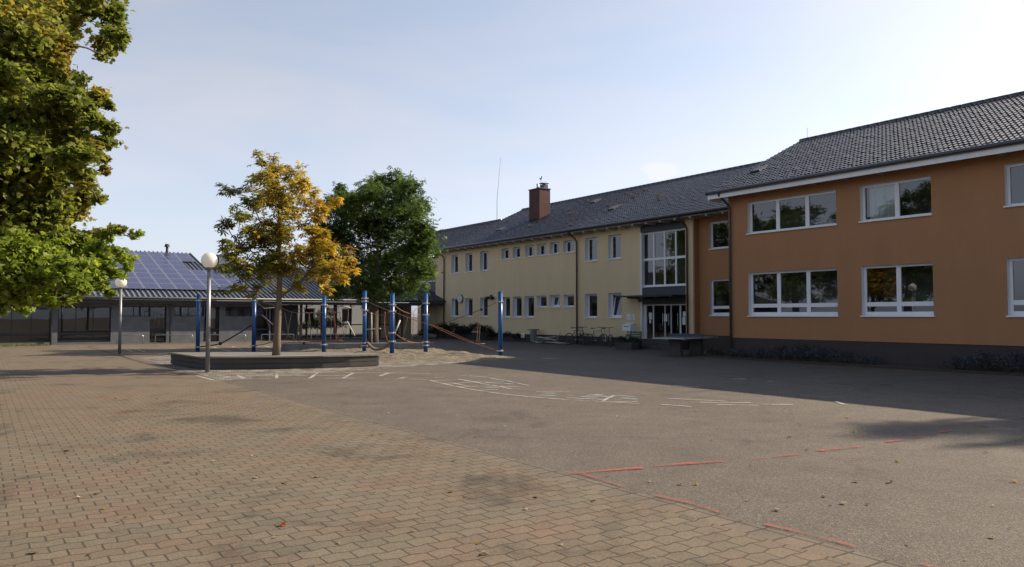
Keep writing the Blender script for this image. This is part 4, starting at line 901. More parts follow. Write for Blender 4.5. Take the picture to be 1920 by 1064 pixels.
# shrubs: leafy mounds
def shrub(name, base, lobes, n, lsize, col, label, group=None, seed=1, stalks=0, m='darkleaf'):
    g = np.random.default_rng(seed); root = tag(empty(name, base), label, 'shrub', group); P = []; st_ = MB()
    for (x, y, z, r_) in lobes:
        k = int(n * r_ * r_)
        d = g.normal(0, 1, (k, 3)); d /= np.linalg.norm(d, axis=1, keepdims=True); d[:, 2] = np.abs(d[:, 2]) * 1.0 - .1
        P.append(np.array([x, y, z]) + d * (r_ * g.uniform(.55, 1.05, (k, 1))))
        for _ in range(6 + stalks):
            q = Vector((x, y, z)) + Vector(g.normal(0, .5, 3)) * r_; q.z = abs(q.z) + .05; st_.tube([(x * .6, y * .6, 0), q], [.012, .004], 4)
    P = np.concatenate(P); P[:, 2] = np.maximum(P[:, 2], .02)
    cols = np.array([np.array(col) * g.uniform(.6, 1.4) for _ in P])
    st_.build('stems', M['barkgrey'], root)
    add_leaves('foliage', CH[0], CH[1], P, rots(len(P), g, 1.0), lsize * g.uniform(.7, 1.3, len(P)), cols, M[m], root); return root
dk = (.016, .022, .012)
shrub('bush', W(-27.0, 2.75), [(-1.3,0,.42,.55),(-.5,.1,.62,.62),(.3,-.05,.6,.6),(.9,.1,.5,.5),(-1.9,0,.3,.4)], 1300, .09, dk, 'wide dark clipped bush under the clock on the yellow wall', 'dark bushes at the yellow wall', 61)
shrub('bush', W(-23.6, 2.75), [(-.7,0,.5,.55),(.1,.05,.65,.6),(.8,0,.55,.5),(1.3,0,.3,.4)], 1300, .09, dk, 'rounded dark bush under the twin wall spotlight', 'dark bushes at the yellow wall', 62)
shrub('bush', W(-20.2, 3.0), [(-.5,0,.28,.35),(.1,0,.33,.36),(.7,0,.26,.3)], 1100, .08, dk, 'low scruffy dark bush on the wall side of the last blue pole', 'dark bushes at the yellow wall', 63)
lav = (.085, .10, .105)
beds = [(1.0,.35),(1.9,.42),(2.8,.50),(3.6,.55),(4.4,.48),(5.2,.4),(6.1,.30),(8.9,.36),(9.6,.50),(10.4,.55),(11.3,.5)]
for k, (s, h) in enumerate(beds):
    nm = ['at the downpipe end', 'second from the downpipe end', 'third from the downpipe end', 'tallest one under the three part window', 'rounded one under the three part window', 'thin one between the ground floor windows', 'low one just before the cellar window', 'low one just past the cellar window', 'bushy one past the cellar window', 'tall one near the picture edge', 'one at the picture edge', 'one beyond the picture edge'][k]
    shrub('lavender_shrub', W(s, -.55), [(-.3,0,h*.55,h*.6),(.22,.05,h*.65,h*.62),(.02,-.1,h*.4,h*.55),(-.05,.05,h*.95,h*.4)], 2600, .042, lav, 'grey green lavender along the orange wall, ' + nm, 'shrubs along the orange wall', 70 + k, 6)
mb = MB(); mb.prism([W(s, v)[:2] for s, v in ((-1.7,-.15),(1.0,-.95),(5.0,-1.15),(20,-1.0),(20,-.02),(0.05,-.02),(-.4,.5))], 0.0, 0.06); struct(mb, 'planting_bed', M['soil'])
g_ = np.random.default_rng(5)
for k, (s, v) in enumerate(((-.9,-.1),(-.3,-.35),(.45,-.5))):
    shrub('ground_plant', W(s, v, .05), [(0,0,.08,.22),(.2,.05,.06,.16)], 2600, .05, (.05,.055,.03), 'low ground plant on the tip of the bed, ' + ('outermost' if k == 0 else 'middle' if k == 1 else 'beside the downpipe'), 'ground plants at the bed tip', 90 + k)
shrub('garden_bush', HO + V * -3.1 - U * 6.0, [(0,0,.9,1.0),(.9,.2,.8,.8),(-.9,0,.7,.8),(.2,0,1.7,.7)], 500, .13, (.10,.13,.02), 'sunlit bush seen through the porch glazing', None, 95, m='leaf')
shrub('garden_bush', HO + V * -5.4 - U * 7.5, [(0,0,.7,.8),(.5,.2,.5,.6)], 500, .12, (.08,.12,.02), 'smaller bush behind the dark end wall of the porch', None, 96, m='leaf')
# grass strip in front of the hall
g = np.random.default_rng(8); n = 5200
gx = g.uniform(-36, -21.3, n); gy = g.uniform(-1.5, -.12, n); sc_ = g.uniform(.05, .13, n)
tv = np.array([(-.06,0,0),(.06,0,0),(0,.25,1.0)]); pos = np.stack([gx, gy, np.full(n, .0)], 1)
yaw = g.uniform(0, 6.28, n); rm_ = np.zeros((n,3,3)); rm_[:,0,0] = np.cos(yaw); rm_[:,0,1] = -np.sin(yaw); rm_[:,1,0] = np.sin(yaw); rm_[:,1,1] = np.cos(yaw); rm_[:,2,2] = 1
grs = add_leaves('grass', tv * np.array([2.2, 1, 1]), [(0,1,2)], pos, rm_, sc_, np.array([(.09,.12,.02)] * n) * g.uniform(.7, 1.3, (n, 1)), M['leaf'], None)
grs.location = HO; grs.rotation_euler = (0, 0, HA); tag(grs, kind='stuff')

# ------------------------------------------------------------------ deck round the tree
dk_ = empty('wooden_deck', (-7.4, 24.6, 0)); tag(dk_, 'low dark wooden platform built round the yellow leaved tree', 'platform')
do = (-7.4, 24.6, 0)
front = [(-9.46,23.4),(-8.6,23.46),(-7.7,23.58),(-6.82,23.78),(-5.9,24.12),(-5.1,24.55),(-4.29,25.12)]
back = [(-4.6,25.75),(-5.89,26.45),(-7.2,26.6),(-8.46,26.57),(-10.1,26.45),(-11.66,26.22)]
out = front + back
def inset(poly, d):
    c = Vector((sum(p[0] for p in poly) / len(poly), sum(p[1] for p in poly) / len(poly))); r_ = []
    for p in poly: q = Vector(p); e = (c - q).normalized(); r_.append(tuple(q + e * d))
    return r_
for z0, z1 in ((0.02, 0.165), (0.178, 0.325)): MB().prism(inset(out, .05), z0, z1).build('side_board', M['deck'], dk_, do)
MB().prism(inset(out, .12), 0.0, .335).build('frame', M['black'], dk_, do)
# planks: the top cut into strips
def clip(poly, axis, lo, hi):
    def half(ps, k, val, keep_gt):
        o_ = []
        for i in range(len(ps)):
            a, b = ps[i], ps[(i + 1) % len(ps)]; ia = (a[k] > val) == keep_gt; ib = (b[k] > val) == keep_gt
            if ia: o_.append(a)
            if ia != ib: t = (val - a[k]) / (b[k] - a[k]); o_.append((a[0] + t * (b[0] - a[0]), a[1] + t * (b[1] - a[1])))
        return o_
    p = half(poly, axis, lo, True); return half(p, axis, hi, False) if p else p
tp_ = MB(); yv = 23.3
while yv < 26.8:
    q = clip(out, 1, yv + .006, yv + .139)
    if len(q) > 2: tp_.prism(q, .345, .392 + rng.uniform(-.003, .003))
    yv += .145
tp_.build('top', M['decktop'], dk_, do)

# ------------------------------------------------------------------ lamps
def lamp(base, h, label):
    r_ = tag(empty('street_lamp', base), label, 'street lamp', 'globe lamps on the court')
    MB().lathe([(.10,0),(.10,.02),(.075,.03)], 14).build('base_plate', M['polegrey'], r_, smooth=False)
    MB().tube([(0,0,.02),(0,0,h-.24)], [.064,.052], 14).build('pole', M['polegrey'], r_, smooth=True)
    MB().lathe([(.06,h-.28),(.085,h-.24),(.10,h-.2),(.085,h-.19)], 14).build('collar', M['polegrey'], r_, smooth=True)
    prof = [(.228*math.sin(a), h - .228*math.cos(a)) for a in np.linspace(.2, math.pi - .001, 16)]
    MB().lathe(prof, 28).build('globe', M['globe'], r_, smooth=True)
    return r_
lamp(gnd(389, 700), 3.24, 'grey lamp post with white globe standing in front of the wooden deck')
lamp(gnd(224, 665.5), 3.05, 'grey lamp post whose white globe is half hidden by maple leaves')

# ------------------------------------------------------------------ bike hoops in front of the hall
for k, (a, b, t) in enumerate([(219,268,'hoop at the far lamp post'),(291,361,'hoop between the far lamp post and the first blue pole'),(394,460,'hoop right behind the near lamp post'),(490,551,'hoop half hidden by the yellow tree trunk'),(584,634,'hoop behind the rope bridge')]):
    pa, pb = gnd(a, 645.2 - k * .75), gnd(b, 644.8 - k * .75); ctr = (pa + pb) / 2; u = (pb - pa) / 2
    h = .50; mb = MB(); pts = [-u, -u + Vector((0,0,h-.08)), -u*.985 + Vector((0,0,h-.025)), -u*.95 + Vector((0,0,h)), u*.95 + Vector((0,0,h)), u*.985 + Vector((0,0,h-.025)), u + Vector((0,0,h-.08)), u]
    mb.tube(pts, .024, 8); o = mb.build('bike_hoop', M['metal'], smooth=True); o.location = ctr; tag(o, 'low galvanised steel bike ' + t, 'bike rack', 'steel hoops along the grey hall')

# ------------------------------------------------------------------ rope course
PO = {}
def pole(key, x, yb, yt_, D, rings, label):
    p = at(x, yb, D); p.z = 0; zt = at(x, yt_, D).z; PO[key] = (p, D)
    r_ = tag(empty('climbing_pole', p), label, 'climbing pole', 'blue poles of the rope course')
    MB().tube([(0,0,-.05),(0,0,zt-.02)], .09, 18).build('shaft', M['bluepole'], r_, smooth=True)
    MB().lathe([(.092, zt-.03),(.092, zt-.005),(.078, zt+.01)], 18).build('cap', M['bluepole'], r_)
    for y in rings:
        z = at(x, y, D).z
        c = MB().lathe([(.091, z-.028),(.102, z-.024),(.102, z+.024),(.091, z+.028)], 18); c.box(.10, .145, -.03, .03, z-.03, z+.03); c.box(-.145, -.10, -.03, .03, z-.03, z+.03)
        c.build('clamp', M['clamp'], r_)
pole(1, 370.5, 660, 553, 35.0, (564, 651), 'blue pole at the deck corner, holding the black rope low down')
pole(2, 475.5, 660, 549.5, 34.8, (564, 648.5), 'blue pole just beside the trunk of the yellow tree')
pole(3, 607, 662, 555, 34.3, (572, 646.5), 'blue pole in the middle of the rope bridge')
pole(4, 683, 662, 546, 33.8, (560, 565.5, 582, 643.5, 648.5), 'blue pole with a round white sticker and five clamps')
pole(5, 735, 668, 551, 31.4, (571.5, 584, 624.5, 640.5), 'blue pole where the thick tan hammock rope ends')
pole(6, 798, 664, 550, 33.1, (569, 590.6, 641.5, 648), 'blue pole standing in the sand between the hammock and the last pole')
pole(7, 938, 669, 547.5, 31.0, (566, 658), 'blue pole standing alone at the sandy tip nearest the yellow building')
stk = MB().lathe([(.0, -.002), (.045, 0), (.045, .004)], 14); so = stk.build('round_sticker', M['clamp'], bpy.data.objects['climbing_pole.003']); so.location = (.0, -.092, at(683, 591, 33.8).z); so.rotation_euler = (R(90), 0, 0)
def rope(name, pts, D0, D1, r_, m, label, cat='rope', group='ropes of the climbing course', sag=0.0, sub=6):
    n = len(pts); ps = [at(x, y, D0 + (D1 - D0) * i / max(1, n - 1)) for i, (x, y) in enumerate(pts)]
    q = []
    if n == 2 and sag:
        for i in range(sub + 1):
            t = i / sub; p = ps[0].lerp(ps[1], t); p.z -= sag * 4 * t * (1 - t); q.append(p)
    elif n > 2:
        for i in range(n - 1):
            a, b, c, d = ps[max(i-1,0)], ps[i], ps[i+1], ps[min(i+2,n-1)]
            for j in range(4):
                t = j / 4; q.append(0.5 * ((2*b) + (c - a)*t + (2*a - 5*b + 4*c - d)*t*t + (3*b - a - 3*c + d)*t*t*t))
        q.append(ps[-1])
    else: q = ps
    o = MB().tube(q, r_, 6).build(name, m, smooth=True); recentre(o); return tag(o, label, cat, group)
K = lambda p: (480 + p[0] / 8.0, 540 + p[1] / 8.0)
Q = lambda p: (580 + p[0] / 7.09, 530 + p[1] / 7.09)
rope('thick_rope', [(472,610),(440,630),(413,644.5),(395,648),(373,651)], 34.8, 35, .032, M['ropedark'], 'thick black rope sagging from the trunk side pole to the deck corner pole', group=None)
o = MB().lathe([(.0,-.09),(.07,-.05),(.085,0),(.07,.05),(0,.09)], 10).build('rope_knot', M['ropedark']); o.location = at(413,644.5,34.9); tag(o, 'black knot on the thick black rope', 'knot')
rope('foot_rope', [(478,648),(495,646),(511,641),(528,638)], 34.7, 34.5, .018, M['ropedark'], 'dark low rope leading behind the yellow tree trunk')
rope('top_rope', [(480,563.5),(505,571),(528,578),(545,585),(565,587),(590,586.5),(604,586)], 34.7, 34.3, .013, M['ropetan'], 'upper hand rope from the trunk side pole to the rope bridge')
rope('top_rope', [(480,566),(496,579)], 34.7, 34.7, .012, M['ropetan'], 'short rope holding the bar beside the yellow tree')
rope('swing_bar', [(495,578.8),(515,577)], 34.6, 34.6, .035, M['stick'], 'short white bar hanging just beside the yellow tree trunk', 'wooden bar', None)
rope('hanging_rope', [(499,580),(501,600),(507,622),(511,641)], 34.6, 34.6, .012, M['ropetan'], 'thin rope dropping from the white bar beside the trunk')
rope('wooden_bar', [(492.5,592),(512,609)], 34.9, 34.7, .022, M['clamp'], 'pale slanted bar leaning in the ropes beside the trunk', 'wooden bar', None)
rope('long_rope', [(524,619),(545,632),(570,644),(596,647.5)], 34.5, 34.3, .015, M['ropetan'], 'rope with a black knot running low to the middle pole')
o = MB().lathe([(.0,-.07),(.055,-.04),(.065,0),(.055,.04),(0,.07)], 10).build('rope_knot', M['ropedark']); o.location = at(570,644,34.4); tag(o, 'black knot on the low rope before the middle pole', 'knot')
rope('top_rope', [(603,567),(575,576),(545,585)], 34.3, 34.5, .011, M['ropebrown'], 'thin rope from the middle pole down to the hand rope')
br_o = rope('bridge_floor_rope', [(524,638.2),(560,638.4),(600,638.6),(642,638.8)], 34.5, 34.1, .024, M['ropered'], 'red brown rope forming the floor of the rope bridge', 'rope', None)
vs = [((390,340),(360,760)),((430,360),(500,760)),((535,370),(460,760)),((620,380),(650,765)),((665,380),(605,760)),((795,390),(770,760)),((800,390),(825,765)),((960,380),(910,760)),((950,370),(990,765)),((1140,340),(1115,770)),((1160,350),(1195,770)),((1175,400),(1210,770))]
nv = empty('rope_bridge_net', at(566, 640, 34.4)); nv.location.z = 0; tag(nv, 'zigzag rope netting of the bridge on both sides of the middle pole', 'net')
for a, b in vs:
    A_, B_ = at(*K(a), 34.3), at(*K(b), 34.3); mid = (A_ + B_) / 2; MB().tube([A_, mid, B_], .014, 5).build('net_rope', M['ropered'] if a[0] > 1150 or a[0] > 900 and a[0] < 960 else M['ropetan'], nv, nv.location)
for x in (795, 955, 1145): MB().tube([at(*K((x - 40, 372)), 34.3), at(*K((x, 385)), 34.3), at(*K((x + 45, 370)), 34.3)], .03, 6).build('rope_loop', M['ropered'], nv, nv.location)
MB().tube([at(566,586.5,34.3), at(604,587,34.3), at(622,583,34.3), at(640,588,34.1)], .012, 5).build('hand_rope', M['ropetan'], nv, nv.location)
rope('top_rope', [(611,572),(616,576),(621,581)], 34.3, 34.2, .014, M['ropetan'], 'short rope end beside the clamp of the middle pole')
rope('top_rope', [(677,566),(650,571),(624,579),(614,583)], 33.8, 34.2, .012, M['ropebrown'], 'thin rope from the sticker pole over to the bridge top')
rope('swing_bar', [(634,573.8),(658,577.8)], 34.0, 34.0, .034, M['stick'], 'white bar hanging between the middle pole and the sticker pole', 'wooden bar', None)
rope('top_rope', [(676,566),(657.5,577.5)], 33.8, 34, .011, M['ropebrown'], 'rope holding the free end of the hanging white bar')
rope('hanging_rope', [(653,579),(652,601),(645,630),(636,637)], 34, 34, .013, M['ropetan'], 'rope dropping from the white bar to the bridge floor')
rope('hanging_rope', [(634,575),(640,605),(645,628)], 34, 34, .011, M['ropebrown'], 'second rope dropping from the white bar to the bridge floor')
rope('wooden_bar', [(650.6,602.5),(665,630)], 34.0, 33.9, .03, M['stick'], 'pale wooden bar slanting down towards the sticker pole', 'wooden bar', None)
rope('hand_rope', [(688,584),(696,587.5),(707,591),(721,590.6),(733,584.5)], 33.8, 31.4, .015, M['ropered'], 'red rope sagging between the sticker pole and the hammock pole')
rope('top_rope', [(689,566),(702,572),(716,578),(731,584)], 33.8, 31.4, .013, M['ropebrown'], 'upper brown rope between the sticker pole and the hammock pole')
rope('wooden_bar', [(687,618),(713,616.6)], 33.6, 32.6, .032, M['stick'], 'level pale bar beside the sticker pole', 'wooden bar', None)
rope('wooden_bar', [(696.5,586.5),(697,643.5)], 33.0, 33.0, .03, M['stick'], 'upright pale bar hanging beside the sticker pole', 'wooden bar', None)
rope('hammock_rope', [(689,643.5),(695,650),(703,655.5),(712,655),(721,651.5),(728,645.5),(735,641)], 33.8, 31.4, [.06]*25, M['ropetan'], 'thick braided tan rope slung low between two blue poles', 'rope', None)
rope('hanging_rope', [(722,585),(721,612),(723,628),(727,640)], 32, 31.8, .016, M['ropered'], 'red rope hanging just left of the hammock pole'.replace('left of', 'beside'))
rope('top_rope', [(738,571.5),(746,578),(756,584),(770,589),(780,591),(795,590.8)], 31.4, 33.1, .013, M['ropetan'], 'upper tan rope drooping between the hammock pole and the next pole')
rope('top_rope', [(770,589),(780,580),(794,569.5)], 32.2, 33.1, .016, M['ropetan'], 'rope rising from the drooping tan rope to a clamp')
rope('long_rope', [(737,585),(763,595),(798,607),(811,611.5),(838,624.5),(872,638.8),(905,649),(932,657.5)], 31.4, 31, .013, M['ropered'], 'long red brown rope falling to the foot of the last pole')
rope('long_rope', [(811,609.5),(840,621.5),(868,634),(888,643)], 32.4, 31.5, .010, M['ropered'], 'second red brown rope lying close above the long falling one')
rope('long_rope', [(931,566.8),(903,580.5),(849,601),(813,612.5),(798,621),(768,633.5),(757,637)], 31, 32.4, .013, M['ropebrown'], 'dark rope climbing to the top of the last pole')
o = MB().lathe([(.0,-.07),(.05,-.04),(.065,0),(.05,.04),(0,.07)], 10).build('rope_knot', M['ropedark']); o.location = at(903,580.5,31.2); tag(o, 'black knot on the dark rope near the last pole', 'knot')
rope('hanging_rope', [(898.7,583),(896,612),(893.5,644.8)], 31.3, 31.3, .013, M['ropetan'], 'hanging rope before the yellow wall, the one towards the bushes')
rope('hanging_rope', [(903,583),(900,612),(897.5,644.8)], 31.3, 31.3, .013, M['ropetan'], 'hanging rope before the yellow wall, the one towards the last pole')
rope('swing_bar', [(892.5,645),(909,645)], 31.3, 31.3, .012, M['stick'], 'thin bar tied at the bottom of two hanging ropes', 'wooden bar', None)
rope('wooden_bar', [(740.4,625),(750.2,601)], 31.5, 31.8, .032, M['stick'], 'pale wooden bar rising steeply beside the hammock pole', 'wooden bar', None)
rope('foot_rope', [(742.5,627),(752,634),(763,639.6),(775,642.5),(789,643.7)], 31.4, 33, .014, M['ropered'], 'low red rope between the hammock pole and the next pole')
rope('hanging_rope', [(764,596),(760,615),(755.5,633),(763,636)], 32, 32.2, .013, M['ropetan'], 'loop rope hanging from the long red rope, bush side away')
rope('hanging_rope', [(776,586),(775,610),(773,633),(765,637)], 32.3, 32.2, .013, M['ropetan'], 'loop rope hanging from the drooping tan rope')
# low concrete wall
a, b = gnd(527, 658), gnd(818, 656); u = (b - a).normalized(); n_ = Vector((-u.y, u.x, 0)); L_ = (b - a).length
lw_ = tag(empty('low_concrete_wall', (a + b) / 2, math.atan2(u.y, u.x)), 'low concrete sitting wall of long blocks behind the blue poles', 'wall')
k = 0; x = -L_ / 2
while x < L_ / 2 - .1:
    e = min(x + 1.2, L_ / 2); MB().box(x + .006, e - .006, 0, .42, 0, .33 + rng.uniform(-.004, .004)).build('wall_block', M['concrete'], lw_, bevel=.012); x = e

# ------------------------------------------------------------------ things along the school front
def on_wall(name, s, v, z, label, cat, group=None): return tag(empty(name, W(s, v, z), ANG), label, cat, group)
ck = on_wall('wall_clock', -27.1, 3.8, 2.86, 'round wall clock on the yellow wall above the bush', 'clock')
def disc(r_, y0, y1, n=28): 
    mb = MB(); mb.add([(r_*math.cos(2*math.pi*k/n), y, r_*math.sin(2*math.pi*k/n)) for y in (y0, y1) for k in range(n)], [tuple(range(n)), tuple(range(2*n-1, n-1, -1))] + [(k, n+k, n+(k+1)%n, (k+1)%n) for k in range(n)]); return mb
disc(.33, -.12, -.001).build('case', M['polegrey'], ck); disc(.29, -.128, -.118).build('face', M['reveal'], ck)
MB().box(-.012, .012, -.136, -.13, -.03, .22).build('hand', M['black'], ck).rotation_euler = (0, R(-20), 0)
MB().box(-.016, .016, -.14, -.135, -.03, .15).build('hand', M['black'], ck).rotation_euler = (0, R(160), 0)
for k in range(12): o = MB().box(-.01, .01, -.133, -.128, .22, .27).build('hour_mark', M['black'], ck); o.rotation_euler = (0, R(30 * k), 0)
fl = on_wall('wall_spotlight', -23.1, 3.8, 2.92, 'twin black spotlight fixed high on the yellow wall', 'spotlight')
MB().box(-.08, .08, -.1, 0, -.08, .12).build('bracket', M['black'], fl)
for sx in (-1, 1): MB().tube([(sx*.08,-.08,-.02),(sx*.22,-.14,-.06),(sx*.38,-.2,-.12)], [.03,.09,.13], 10).build('lamp_head', M['black'], fl)
bn = on_wall('litter_bin', -17.74, 3.35, 0, 'grey green metal bin with flat lid at the yellow wall', 'bin')
MB().lathe([(.15,.06),(.19,.08),(.21,.72),(.20,.74)], 16).build('body', M['binmetal'], bn, smooth=False); MB().box(-.28,.28,-.24,.24,.76,.81).build('lid', M['slate'], bn, bevel=.01); MB().tube([(0,.2,0),(0,.2,.78)], .025, 8).build('post', M['metal'], bn)
eb = on_wall('socket_box', -19.43, 3.83, .24, 'small white box on the dark plinth beside the bin', 'box')
MB().box(-.14,.14,-.12,0,0,.26).build('box_case', M['white'], eb, bevel=.01); MB().box(-.07,.07,-.126,-.12,.08,.18).build('box_lid', M['binmetal'], eb)
lb = on_wall('letter_box', -8.95, 3.0, 0, 'white letter box on two posts beside the entrance', 'letter box')
mb = MB(); mb.add([(-.3,-.2,.86),(.3,-.2,.86),(.3,.2,.86),(-.3,.2,.86),(-.3,-.2,1.18),(.3,-.2,1.18),(.3,.2,1.28),(-.3,.2,1.28)], [(0,3,2,1),(4,5,6,7),(0,1,5,4),(1,2,6,5),(2,3,7,6),(3,0,4,7)]); mb.build('box_body', M['white'], lb, bevel=.012)
MB().box(-.2,.2,-.206,-.2,1.08,1.11).build('slot', M['black'], lb)
for x in (-.16,.22): MB().tube([(x,0.05,0),(x,0.05,.88)], .05, 10).build('post', M['reveal'], lb)
bo = on_wall('short_bollard', -8.05, 2.55, 0, 'short white bollard between the letter box and the planter', 'bollard')
MB().tube([(0,0,0),(0,0,.36)], .03, 8).build('post', M['reveal'], bo); MB().lathe([(.02,.34),(.08,.40),(.085,.46),(.04,.52)], 10).build('head', M['clamp'], bo)
for s, w_, t in ((-9.76,.34,'wider white notice board beside the entrance'),(-9.41,.15,'narrow white notice board nearest the entrance')):
    sg = on_wall('notice_board', s, 3.8, 1.43, t, 'sign'); MB().box(-w_/2,w_/2,-.03,-.001,0,.29).build('board', M['white'], sg); MB().box(-w_*.32,w_*.32,-.033,-.03,.06,.22).build('print', M['paper'], sg)
# table tennis table
c_ = (Vector((5.82,30.97,0)) + Vector((8.6,32.85,0))) / 2; dr = Vector((8.79-6.68, 32.96-30.6, 0)).normalized()
tt = tag(empty('table_tennis_table', c_, math.atan2(dr.y, dr.x)), 'concrete outdoor table tennis table in the shade before the entrance', 'table')
MB().box(-1.45,1.45,-.72,.72,.70,.765).build('table_top', M['tablegreen'], tt, bevel=.012); MB().box(-1.455,1.455,-.726,-.72,.715,.75).build('edge', M['clamp'], tt); MB().box(-1.456,-1.45,-.72,.72,.715,.75).build('edge', M['clamp'], tt)
MB().box(-.012,.012,-.8,.8,.765,.90).build('net', M['slate'], tt)
for x in (-.85,.85): MB().add([(x-.13,-.3,0),(x+.13,-.3,0),(x+.13,.3,0),(x-.13,.3,0),(x-.08,-.26,.70),(x+.08,-.26,.70),(x+.08,.26,.70),(x-.08,.26,.70)], [(0,3,2,1),(4,5,6,7),(0,1,5,4),(1,2,6,5),(2,3,7,6),(3,0,4,7)]).build('leg', M['darkconcrete'], tt, bevel=.02)
# bicycles
def bicycle(s, v, rz, frame, label):
    r_ = tag(empty('bicycle', W(s, v), ANG + rz), label, 'bicycle', 'bicycles parked at the yellow wall'); R_ = .33
    for x in (-.52, .52):
        def ringpts(rr): return [(x + rr*math.cos(2*math.pi*k/24), 0, R_ + rr*math.sin(2*math.pi*k/24)) for k in range(25)]
        w_ = MB().tube(ringpts(R_ - .02), .02, 6, cap=False).build('wheel', M['tyre'], r_)
        sp2 = MB().tube(ringpts(R_ - .045), .010, 5, cap=False)
        for k in range(14): a = 2*math.pi*k/14; sp2.tube([(x,0,R_),(x+(R_-.04)*math.cos(a),0,R_+(R_-.04)*math.sin(a))], .003, 3)
        sp2.build('rim', M['gutter'], w_)
    fr_ = MB(); bb=(-.08,0,.30); st2=(-.22,0,.80); hd=(.36,0,.82); hl=(.40,0,.66)
    for a, b in ((bb,st2),(bb,hl),(st2,hd),(hd,hl),((-.52,0,R_),bb),((-.52,0,R_),(-.19,0,.70)),(hl,(.52,0,R_))): fr_.tube([a,b], .018, 6)
    fr_.build('frame', frame, r_)
    MB().tube([st2,(-.25,0,.93)], .014, 6).build('seat_post', M['metal'], r_); MB().add([(-.38,-.08,.93),(-.38,.08,.93),(-.1,.02,.95),(-.1,-.02,.95),(-.38,-.07,.98),(-.38,.07,.98),(-.1,.02,.98),(-.1,-.02,.98)], [(0,1,2,3),(7,6,5,4),(0,4,5,1),(1,5,6,2),(2,6,7,3),(3,7,4,0)]).build('saddle', M['black'], r_)
    MB().tube([hd,(.33,0,1.0)], .014, 6).tube([(.26,-.3,1.0),(.33,-.2,1.02),(.35,0,1.0),(.33,.2,1.02),(.26,.3,1.0)], .013, 6).build('handlebar', M['black'], r_)
    MB().lathe([(.02,-.01),(.09,-.008),(.09,.008),(.02,.01)], 14, (0,0,0)).build('chainring', M['metal'], r_).location = (-.08,-.03,.30)
bicycle(-13.3, 3.15, .35, M['bikeblack'], 'black bicycle leaning closest to the downpipe on the yellow wall')
bicycle(-12.7, 2.95, -.5, M['bikeblack'], 'black bicycle crossing the one at the downpipe')
bicycle(-11.6, 3.1, .15, M['bikeblue'], 'dark blue bicycle in the middle of the row at the yellow wall')
bicycle(-10.75, 3.05, -.3, M['bikesilver'], 'silver grey bicycle closest to the letter box')
# heap of old boards
hp = [(-16.6,3.1,.05,.2,0),(-16.2,3.2,.12,-.15,.06),(-15.9,3.05,.20,.35,-.05),(-16.4,3.25,.27,.05,.10),(-15.6,3.3,.16,-.3,.12),(-16.0,3.0,.33,.25,-.08),(-16.8,3.0,.03,-.5,.02),(-15.2,3.1,.05,.1,.03),(-14.7,3.15,.06,-.2,.02)]
for k, (s, v, z, a, t) in enumerate(hp):
    l_ = rng.uniform(.5, .85); o = MB().box(-l_, l_, -rng.uniform(.06,.16), rng.uniform(.06,.16), -.012, .012).build('scrap_board', M['board']); o.location = W(s, v, z + .03); o.rotation_euler = (rng.uniform(-.25,.25), t, ANG + a)
    tag(o, 'pale weathered board in the loose heap at the yellow wall', 'board', 'boards of the scrap heap')
o = MB().tube([(-.3,0,0),(.25,0,.62)], .018, 6).build('wooden_stick', M['board']); o.location = W(-15.1, 3.2, .1); o.rotation_euler = (0, 0, ANG); tag(o, 'stick poking up out of the heap of boards', 'stick')
# bench and planter by the doors
gbn = on_wall('garden_bench', -7.9, 2.2, 0, 'small green slatted bench before the glass doors', 'bench')
sl = MB()
for k in range(4): sl.box(-.42,.42,-.22+k*.11,-.13+k*.11,.42,.45)
sl.build('seat', M['greenpaint'], gbn); sl = MB()
for k in range(3): sl.box(-.42,.42,.24,.265,.55+k*.11,.63+k*.11)
sl.build('backrest', M['greenpaint'], gbn)
for x in (-.36,.36): MB().box(x-.03,x+.03,-.2,.24,.0,.42).build('leg', M['darkframe'], gbn); MB().box(x-.03,x+.03,.266,.29,0,.86).build('leg', M['darkframe'], gbn)
pln = on_wall('planter', -7.3, 1.3, 0, 'low wooden planter with dark plants behind the table tennis table', 'planter')
MB().add([(-.55,-.22,0),(.55,-.22,0),(.55,.22,0),(-.55,.22,0),(-.6,-.26,.34),(.6,-.26,.34),(.6,.26,.34),(-.6,.26,.34)], [(0,3,2,1),(4,5,6,7),(0,1,5,4),(1,2,6,5),(2,3,7,6),(3,0,4,7)]).build('trough', M['deck'], pln)
shrub('planter_plant', W(-7.3, 1.3, .33), [(-.3,0,.1,.26),(.1,0,.14,.3),(.4,0,.08,.22)], 1400, .07, (.03,.04,.02), 'dark leafy plant growing in the wooden planter', None, 120)
fg = on_wall('child_figure_sign', -4.9, 2.2, 0, 'small pale wooden child figure standing under the table edge', 'figure')
MB().lathe([(.09,0),(.13,.03),(.15,.22),(.10,.38),(.07,.44)], 14).build('body', M['clamp'], fg, smooth=True); MB().lathe([(.03,.43),(.08,.47),(.09,.53),(.07,.6),(.01,.63)], 14).build('head', M['stick'], fg, smooth=True)

g = np.random.default_rng(77); n = 700
ss = g.uniform(-28, 30, n); vv = np.where(g.random(n) < .6, vb, vb - .26) + g.normal(0, .012, n); keep = np.array([vnoise(19)(s_ * .9, 3) > .45 for s_ in ss])
pos = np.array([tuple(W(a, b, .004)) for a, b in zip(ss, vv)])[keep]; n = len(pos)
wd = add_leaves('weeds', np.array([(-.10,0,0),(.10,0,0),(0,.25,1.0)]), [(0,1,2)], pos, rots(n, g, .5), g.uniform(.012, .03, n), np.array([(.09,.10,.03)] * n) * g.uniform(.6, 1.4, (n, 1)), M['leaf'], None)
tag(wd, kind='stuff')
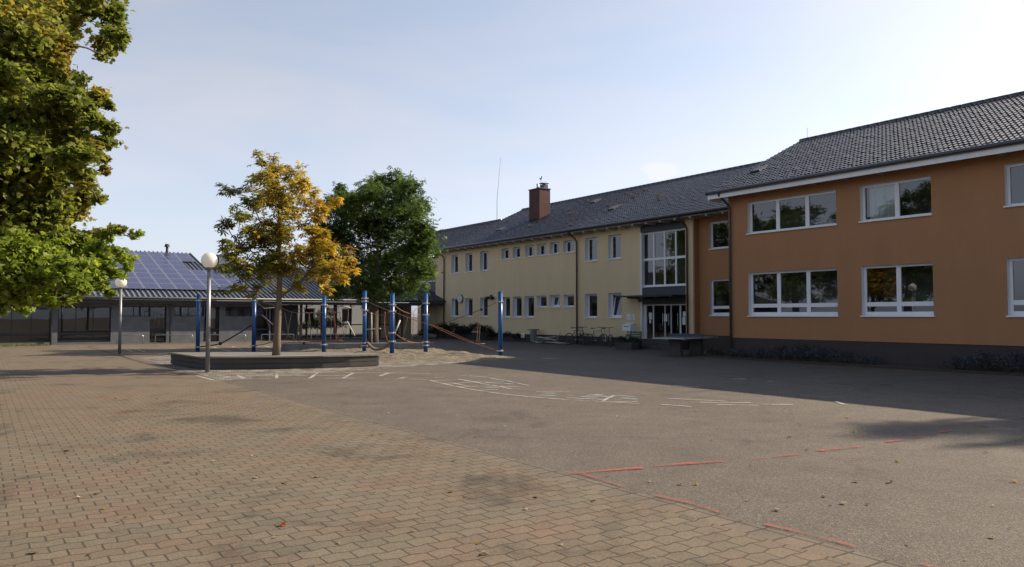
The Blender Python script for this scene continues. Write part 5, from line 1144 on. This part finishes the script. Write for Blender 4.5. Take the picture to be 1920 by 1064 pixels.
# ------------------------------------------------------------------ fallen leaves
lt = [((.20,.13,.05),'dry brown'),((.30,.24,.14),'pale dry'),((.10,.06,.03),'dark withered')]
meshes = []
for k in range(6):
    tv, tf = MA; g = np.random.default_rng(200 + k); v = tv.copy(); v[:, 2] = .22 * np.abs(v[:, 1]) ** 1.2 * (1 if k % 2 else -.4) + .12 * np.sin(v[:, 0] * 5 + k); v[:, 2] -= v[:, 2].min()
    o = add_leaves('fallen_leaf', v, tf, np.zeros((1,3)), np.eye(3)[None], np.array([1.0]), np.array([lt[k % 3][0]]) * g.uniform(.8, 1.2), M['litter'], None); meshes.append((o.data, k % 3)); bpy.data.objects.remove(o)
def fallen(p, sc, k, label=None, group=None, data=None):
    o = bpy.data.objects.new('fallen_leaf', data or meshes[k][0]); COL.objects.link(o); o.location = (p.x, p.y, .008); o.rotation_euler = (rng.uniform(-.15,.15), rng.uniform(-.15,.15), rng.uniform(0,6.3)); o.scale = (sc,) * 3
    onp = (p - O).dot(V) < vb
    tag(o, label or lt[meshes[k][1]][1] + (' fallen leaf lying on the brick paving' if onp else ' fallen leaf lying on the asphalt'), 'leaf', group or ('leaves on the paving' if onp else 'leaves on the asphalt'))
spots = [(486,780),(475,857),(852,866),(700,818),(478,898),(181,928),(198,956),(240,971),(533,908),(595,897),(985,957),(1006,934),(895,1022),(905,1042),(1275,910),(1305,910),(1580,946),(1625,948),(1672,905),(1670,907),(1605,905),(1682,867),(1455,958),(1110,942),(892,821),(857,780),(1515,845),(1860,1010),(1545,932),(1850,850),(1610,804),(1602,811),(125,848),(37,773),(75,734),(132,737),(216,749),(295,749),(326,755),(217,686+60),(945,800),(1026,763),(1145,763),(1158,783),(1484,771),(1305,771),(400,866),(315,869),(370,890),(150,935),(60,1040),(1336,827),(1590,785),(1480,822),(716,815),(1220,905),(845,925),(1900,905),(730,777),(808,698)]
for i, (x, y) in enumerate(spots): fallen(gnd(x, y), rng.uniform(.04, .065), i % 6)
for i in range(90):
    x = rng.uniform(-60, 1960); y = 705 + 350 * rng.random() ** 1.3; fallen(gnd(x, y), rng.uniform(.016, .034), i % 6)
rl = add_leaves('red_leaf', MA[0] * np.array([1,1,-1.6]), MA[1], np.zeros((1,3)), np.eye(3)[None], np.array([1.0]), np.array([(.26,.05,.018)]), M['litter'], None); dd = rl.data; bpy.data.objects.remove(rl)
fallen(gnd(527, 987), .07, 0, 'curled bright red orange leaf lying on the brick paving', 'red leaf', dd)
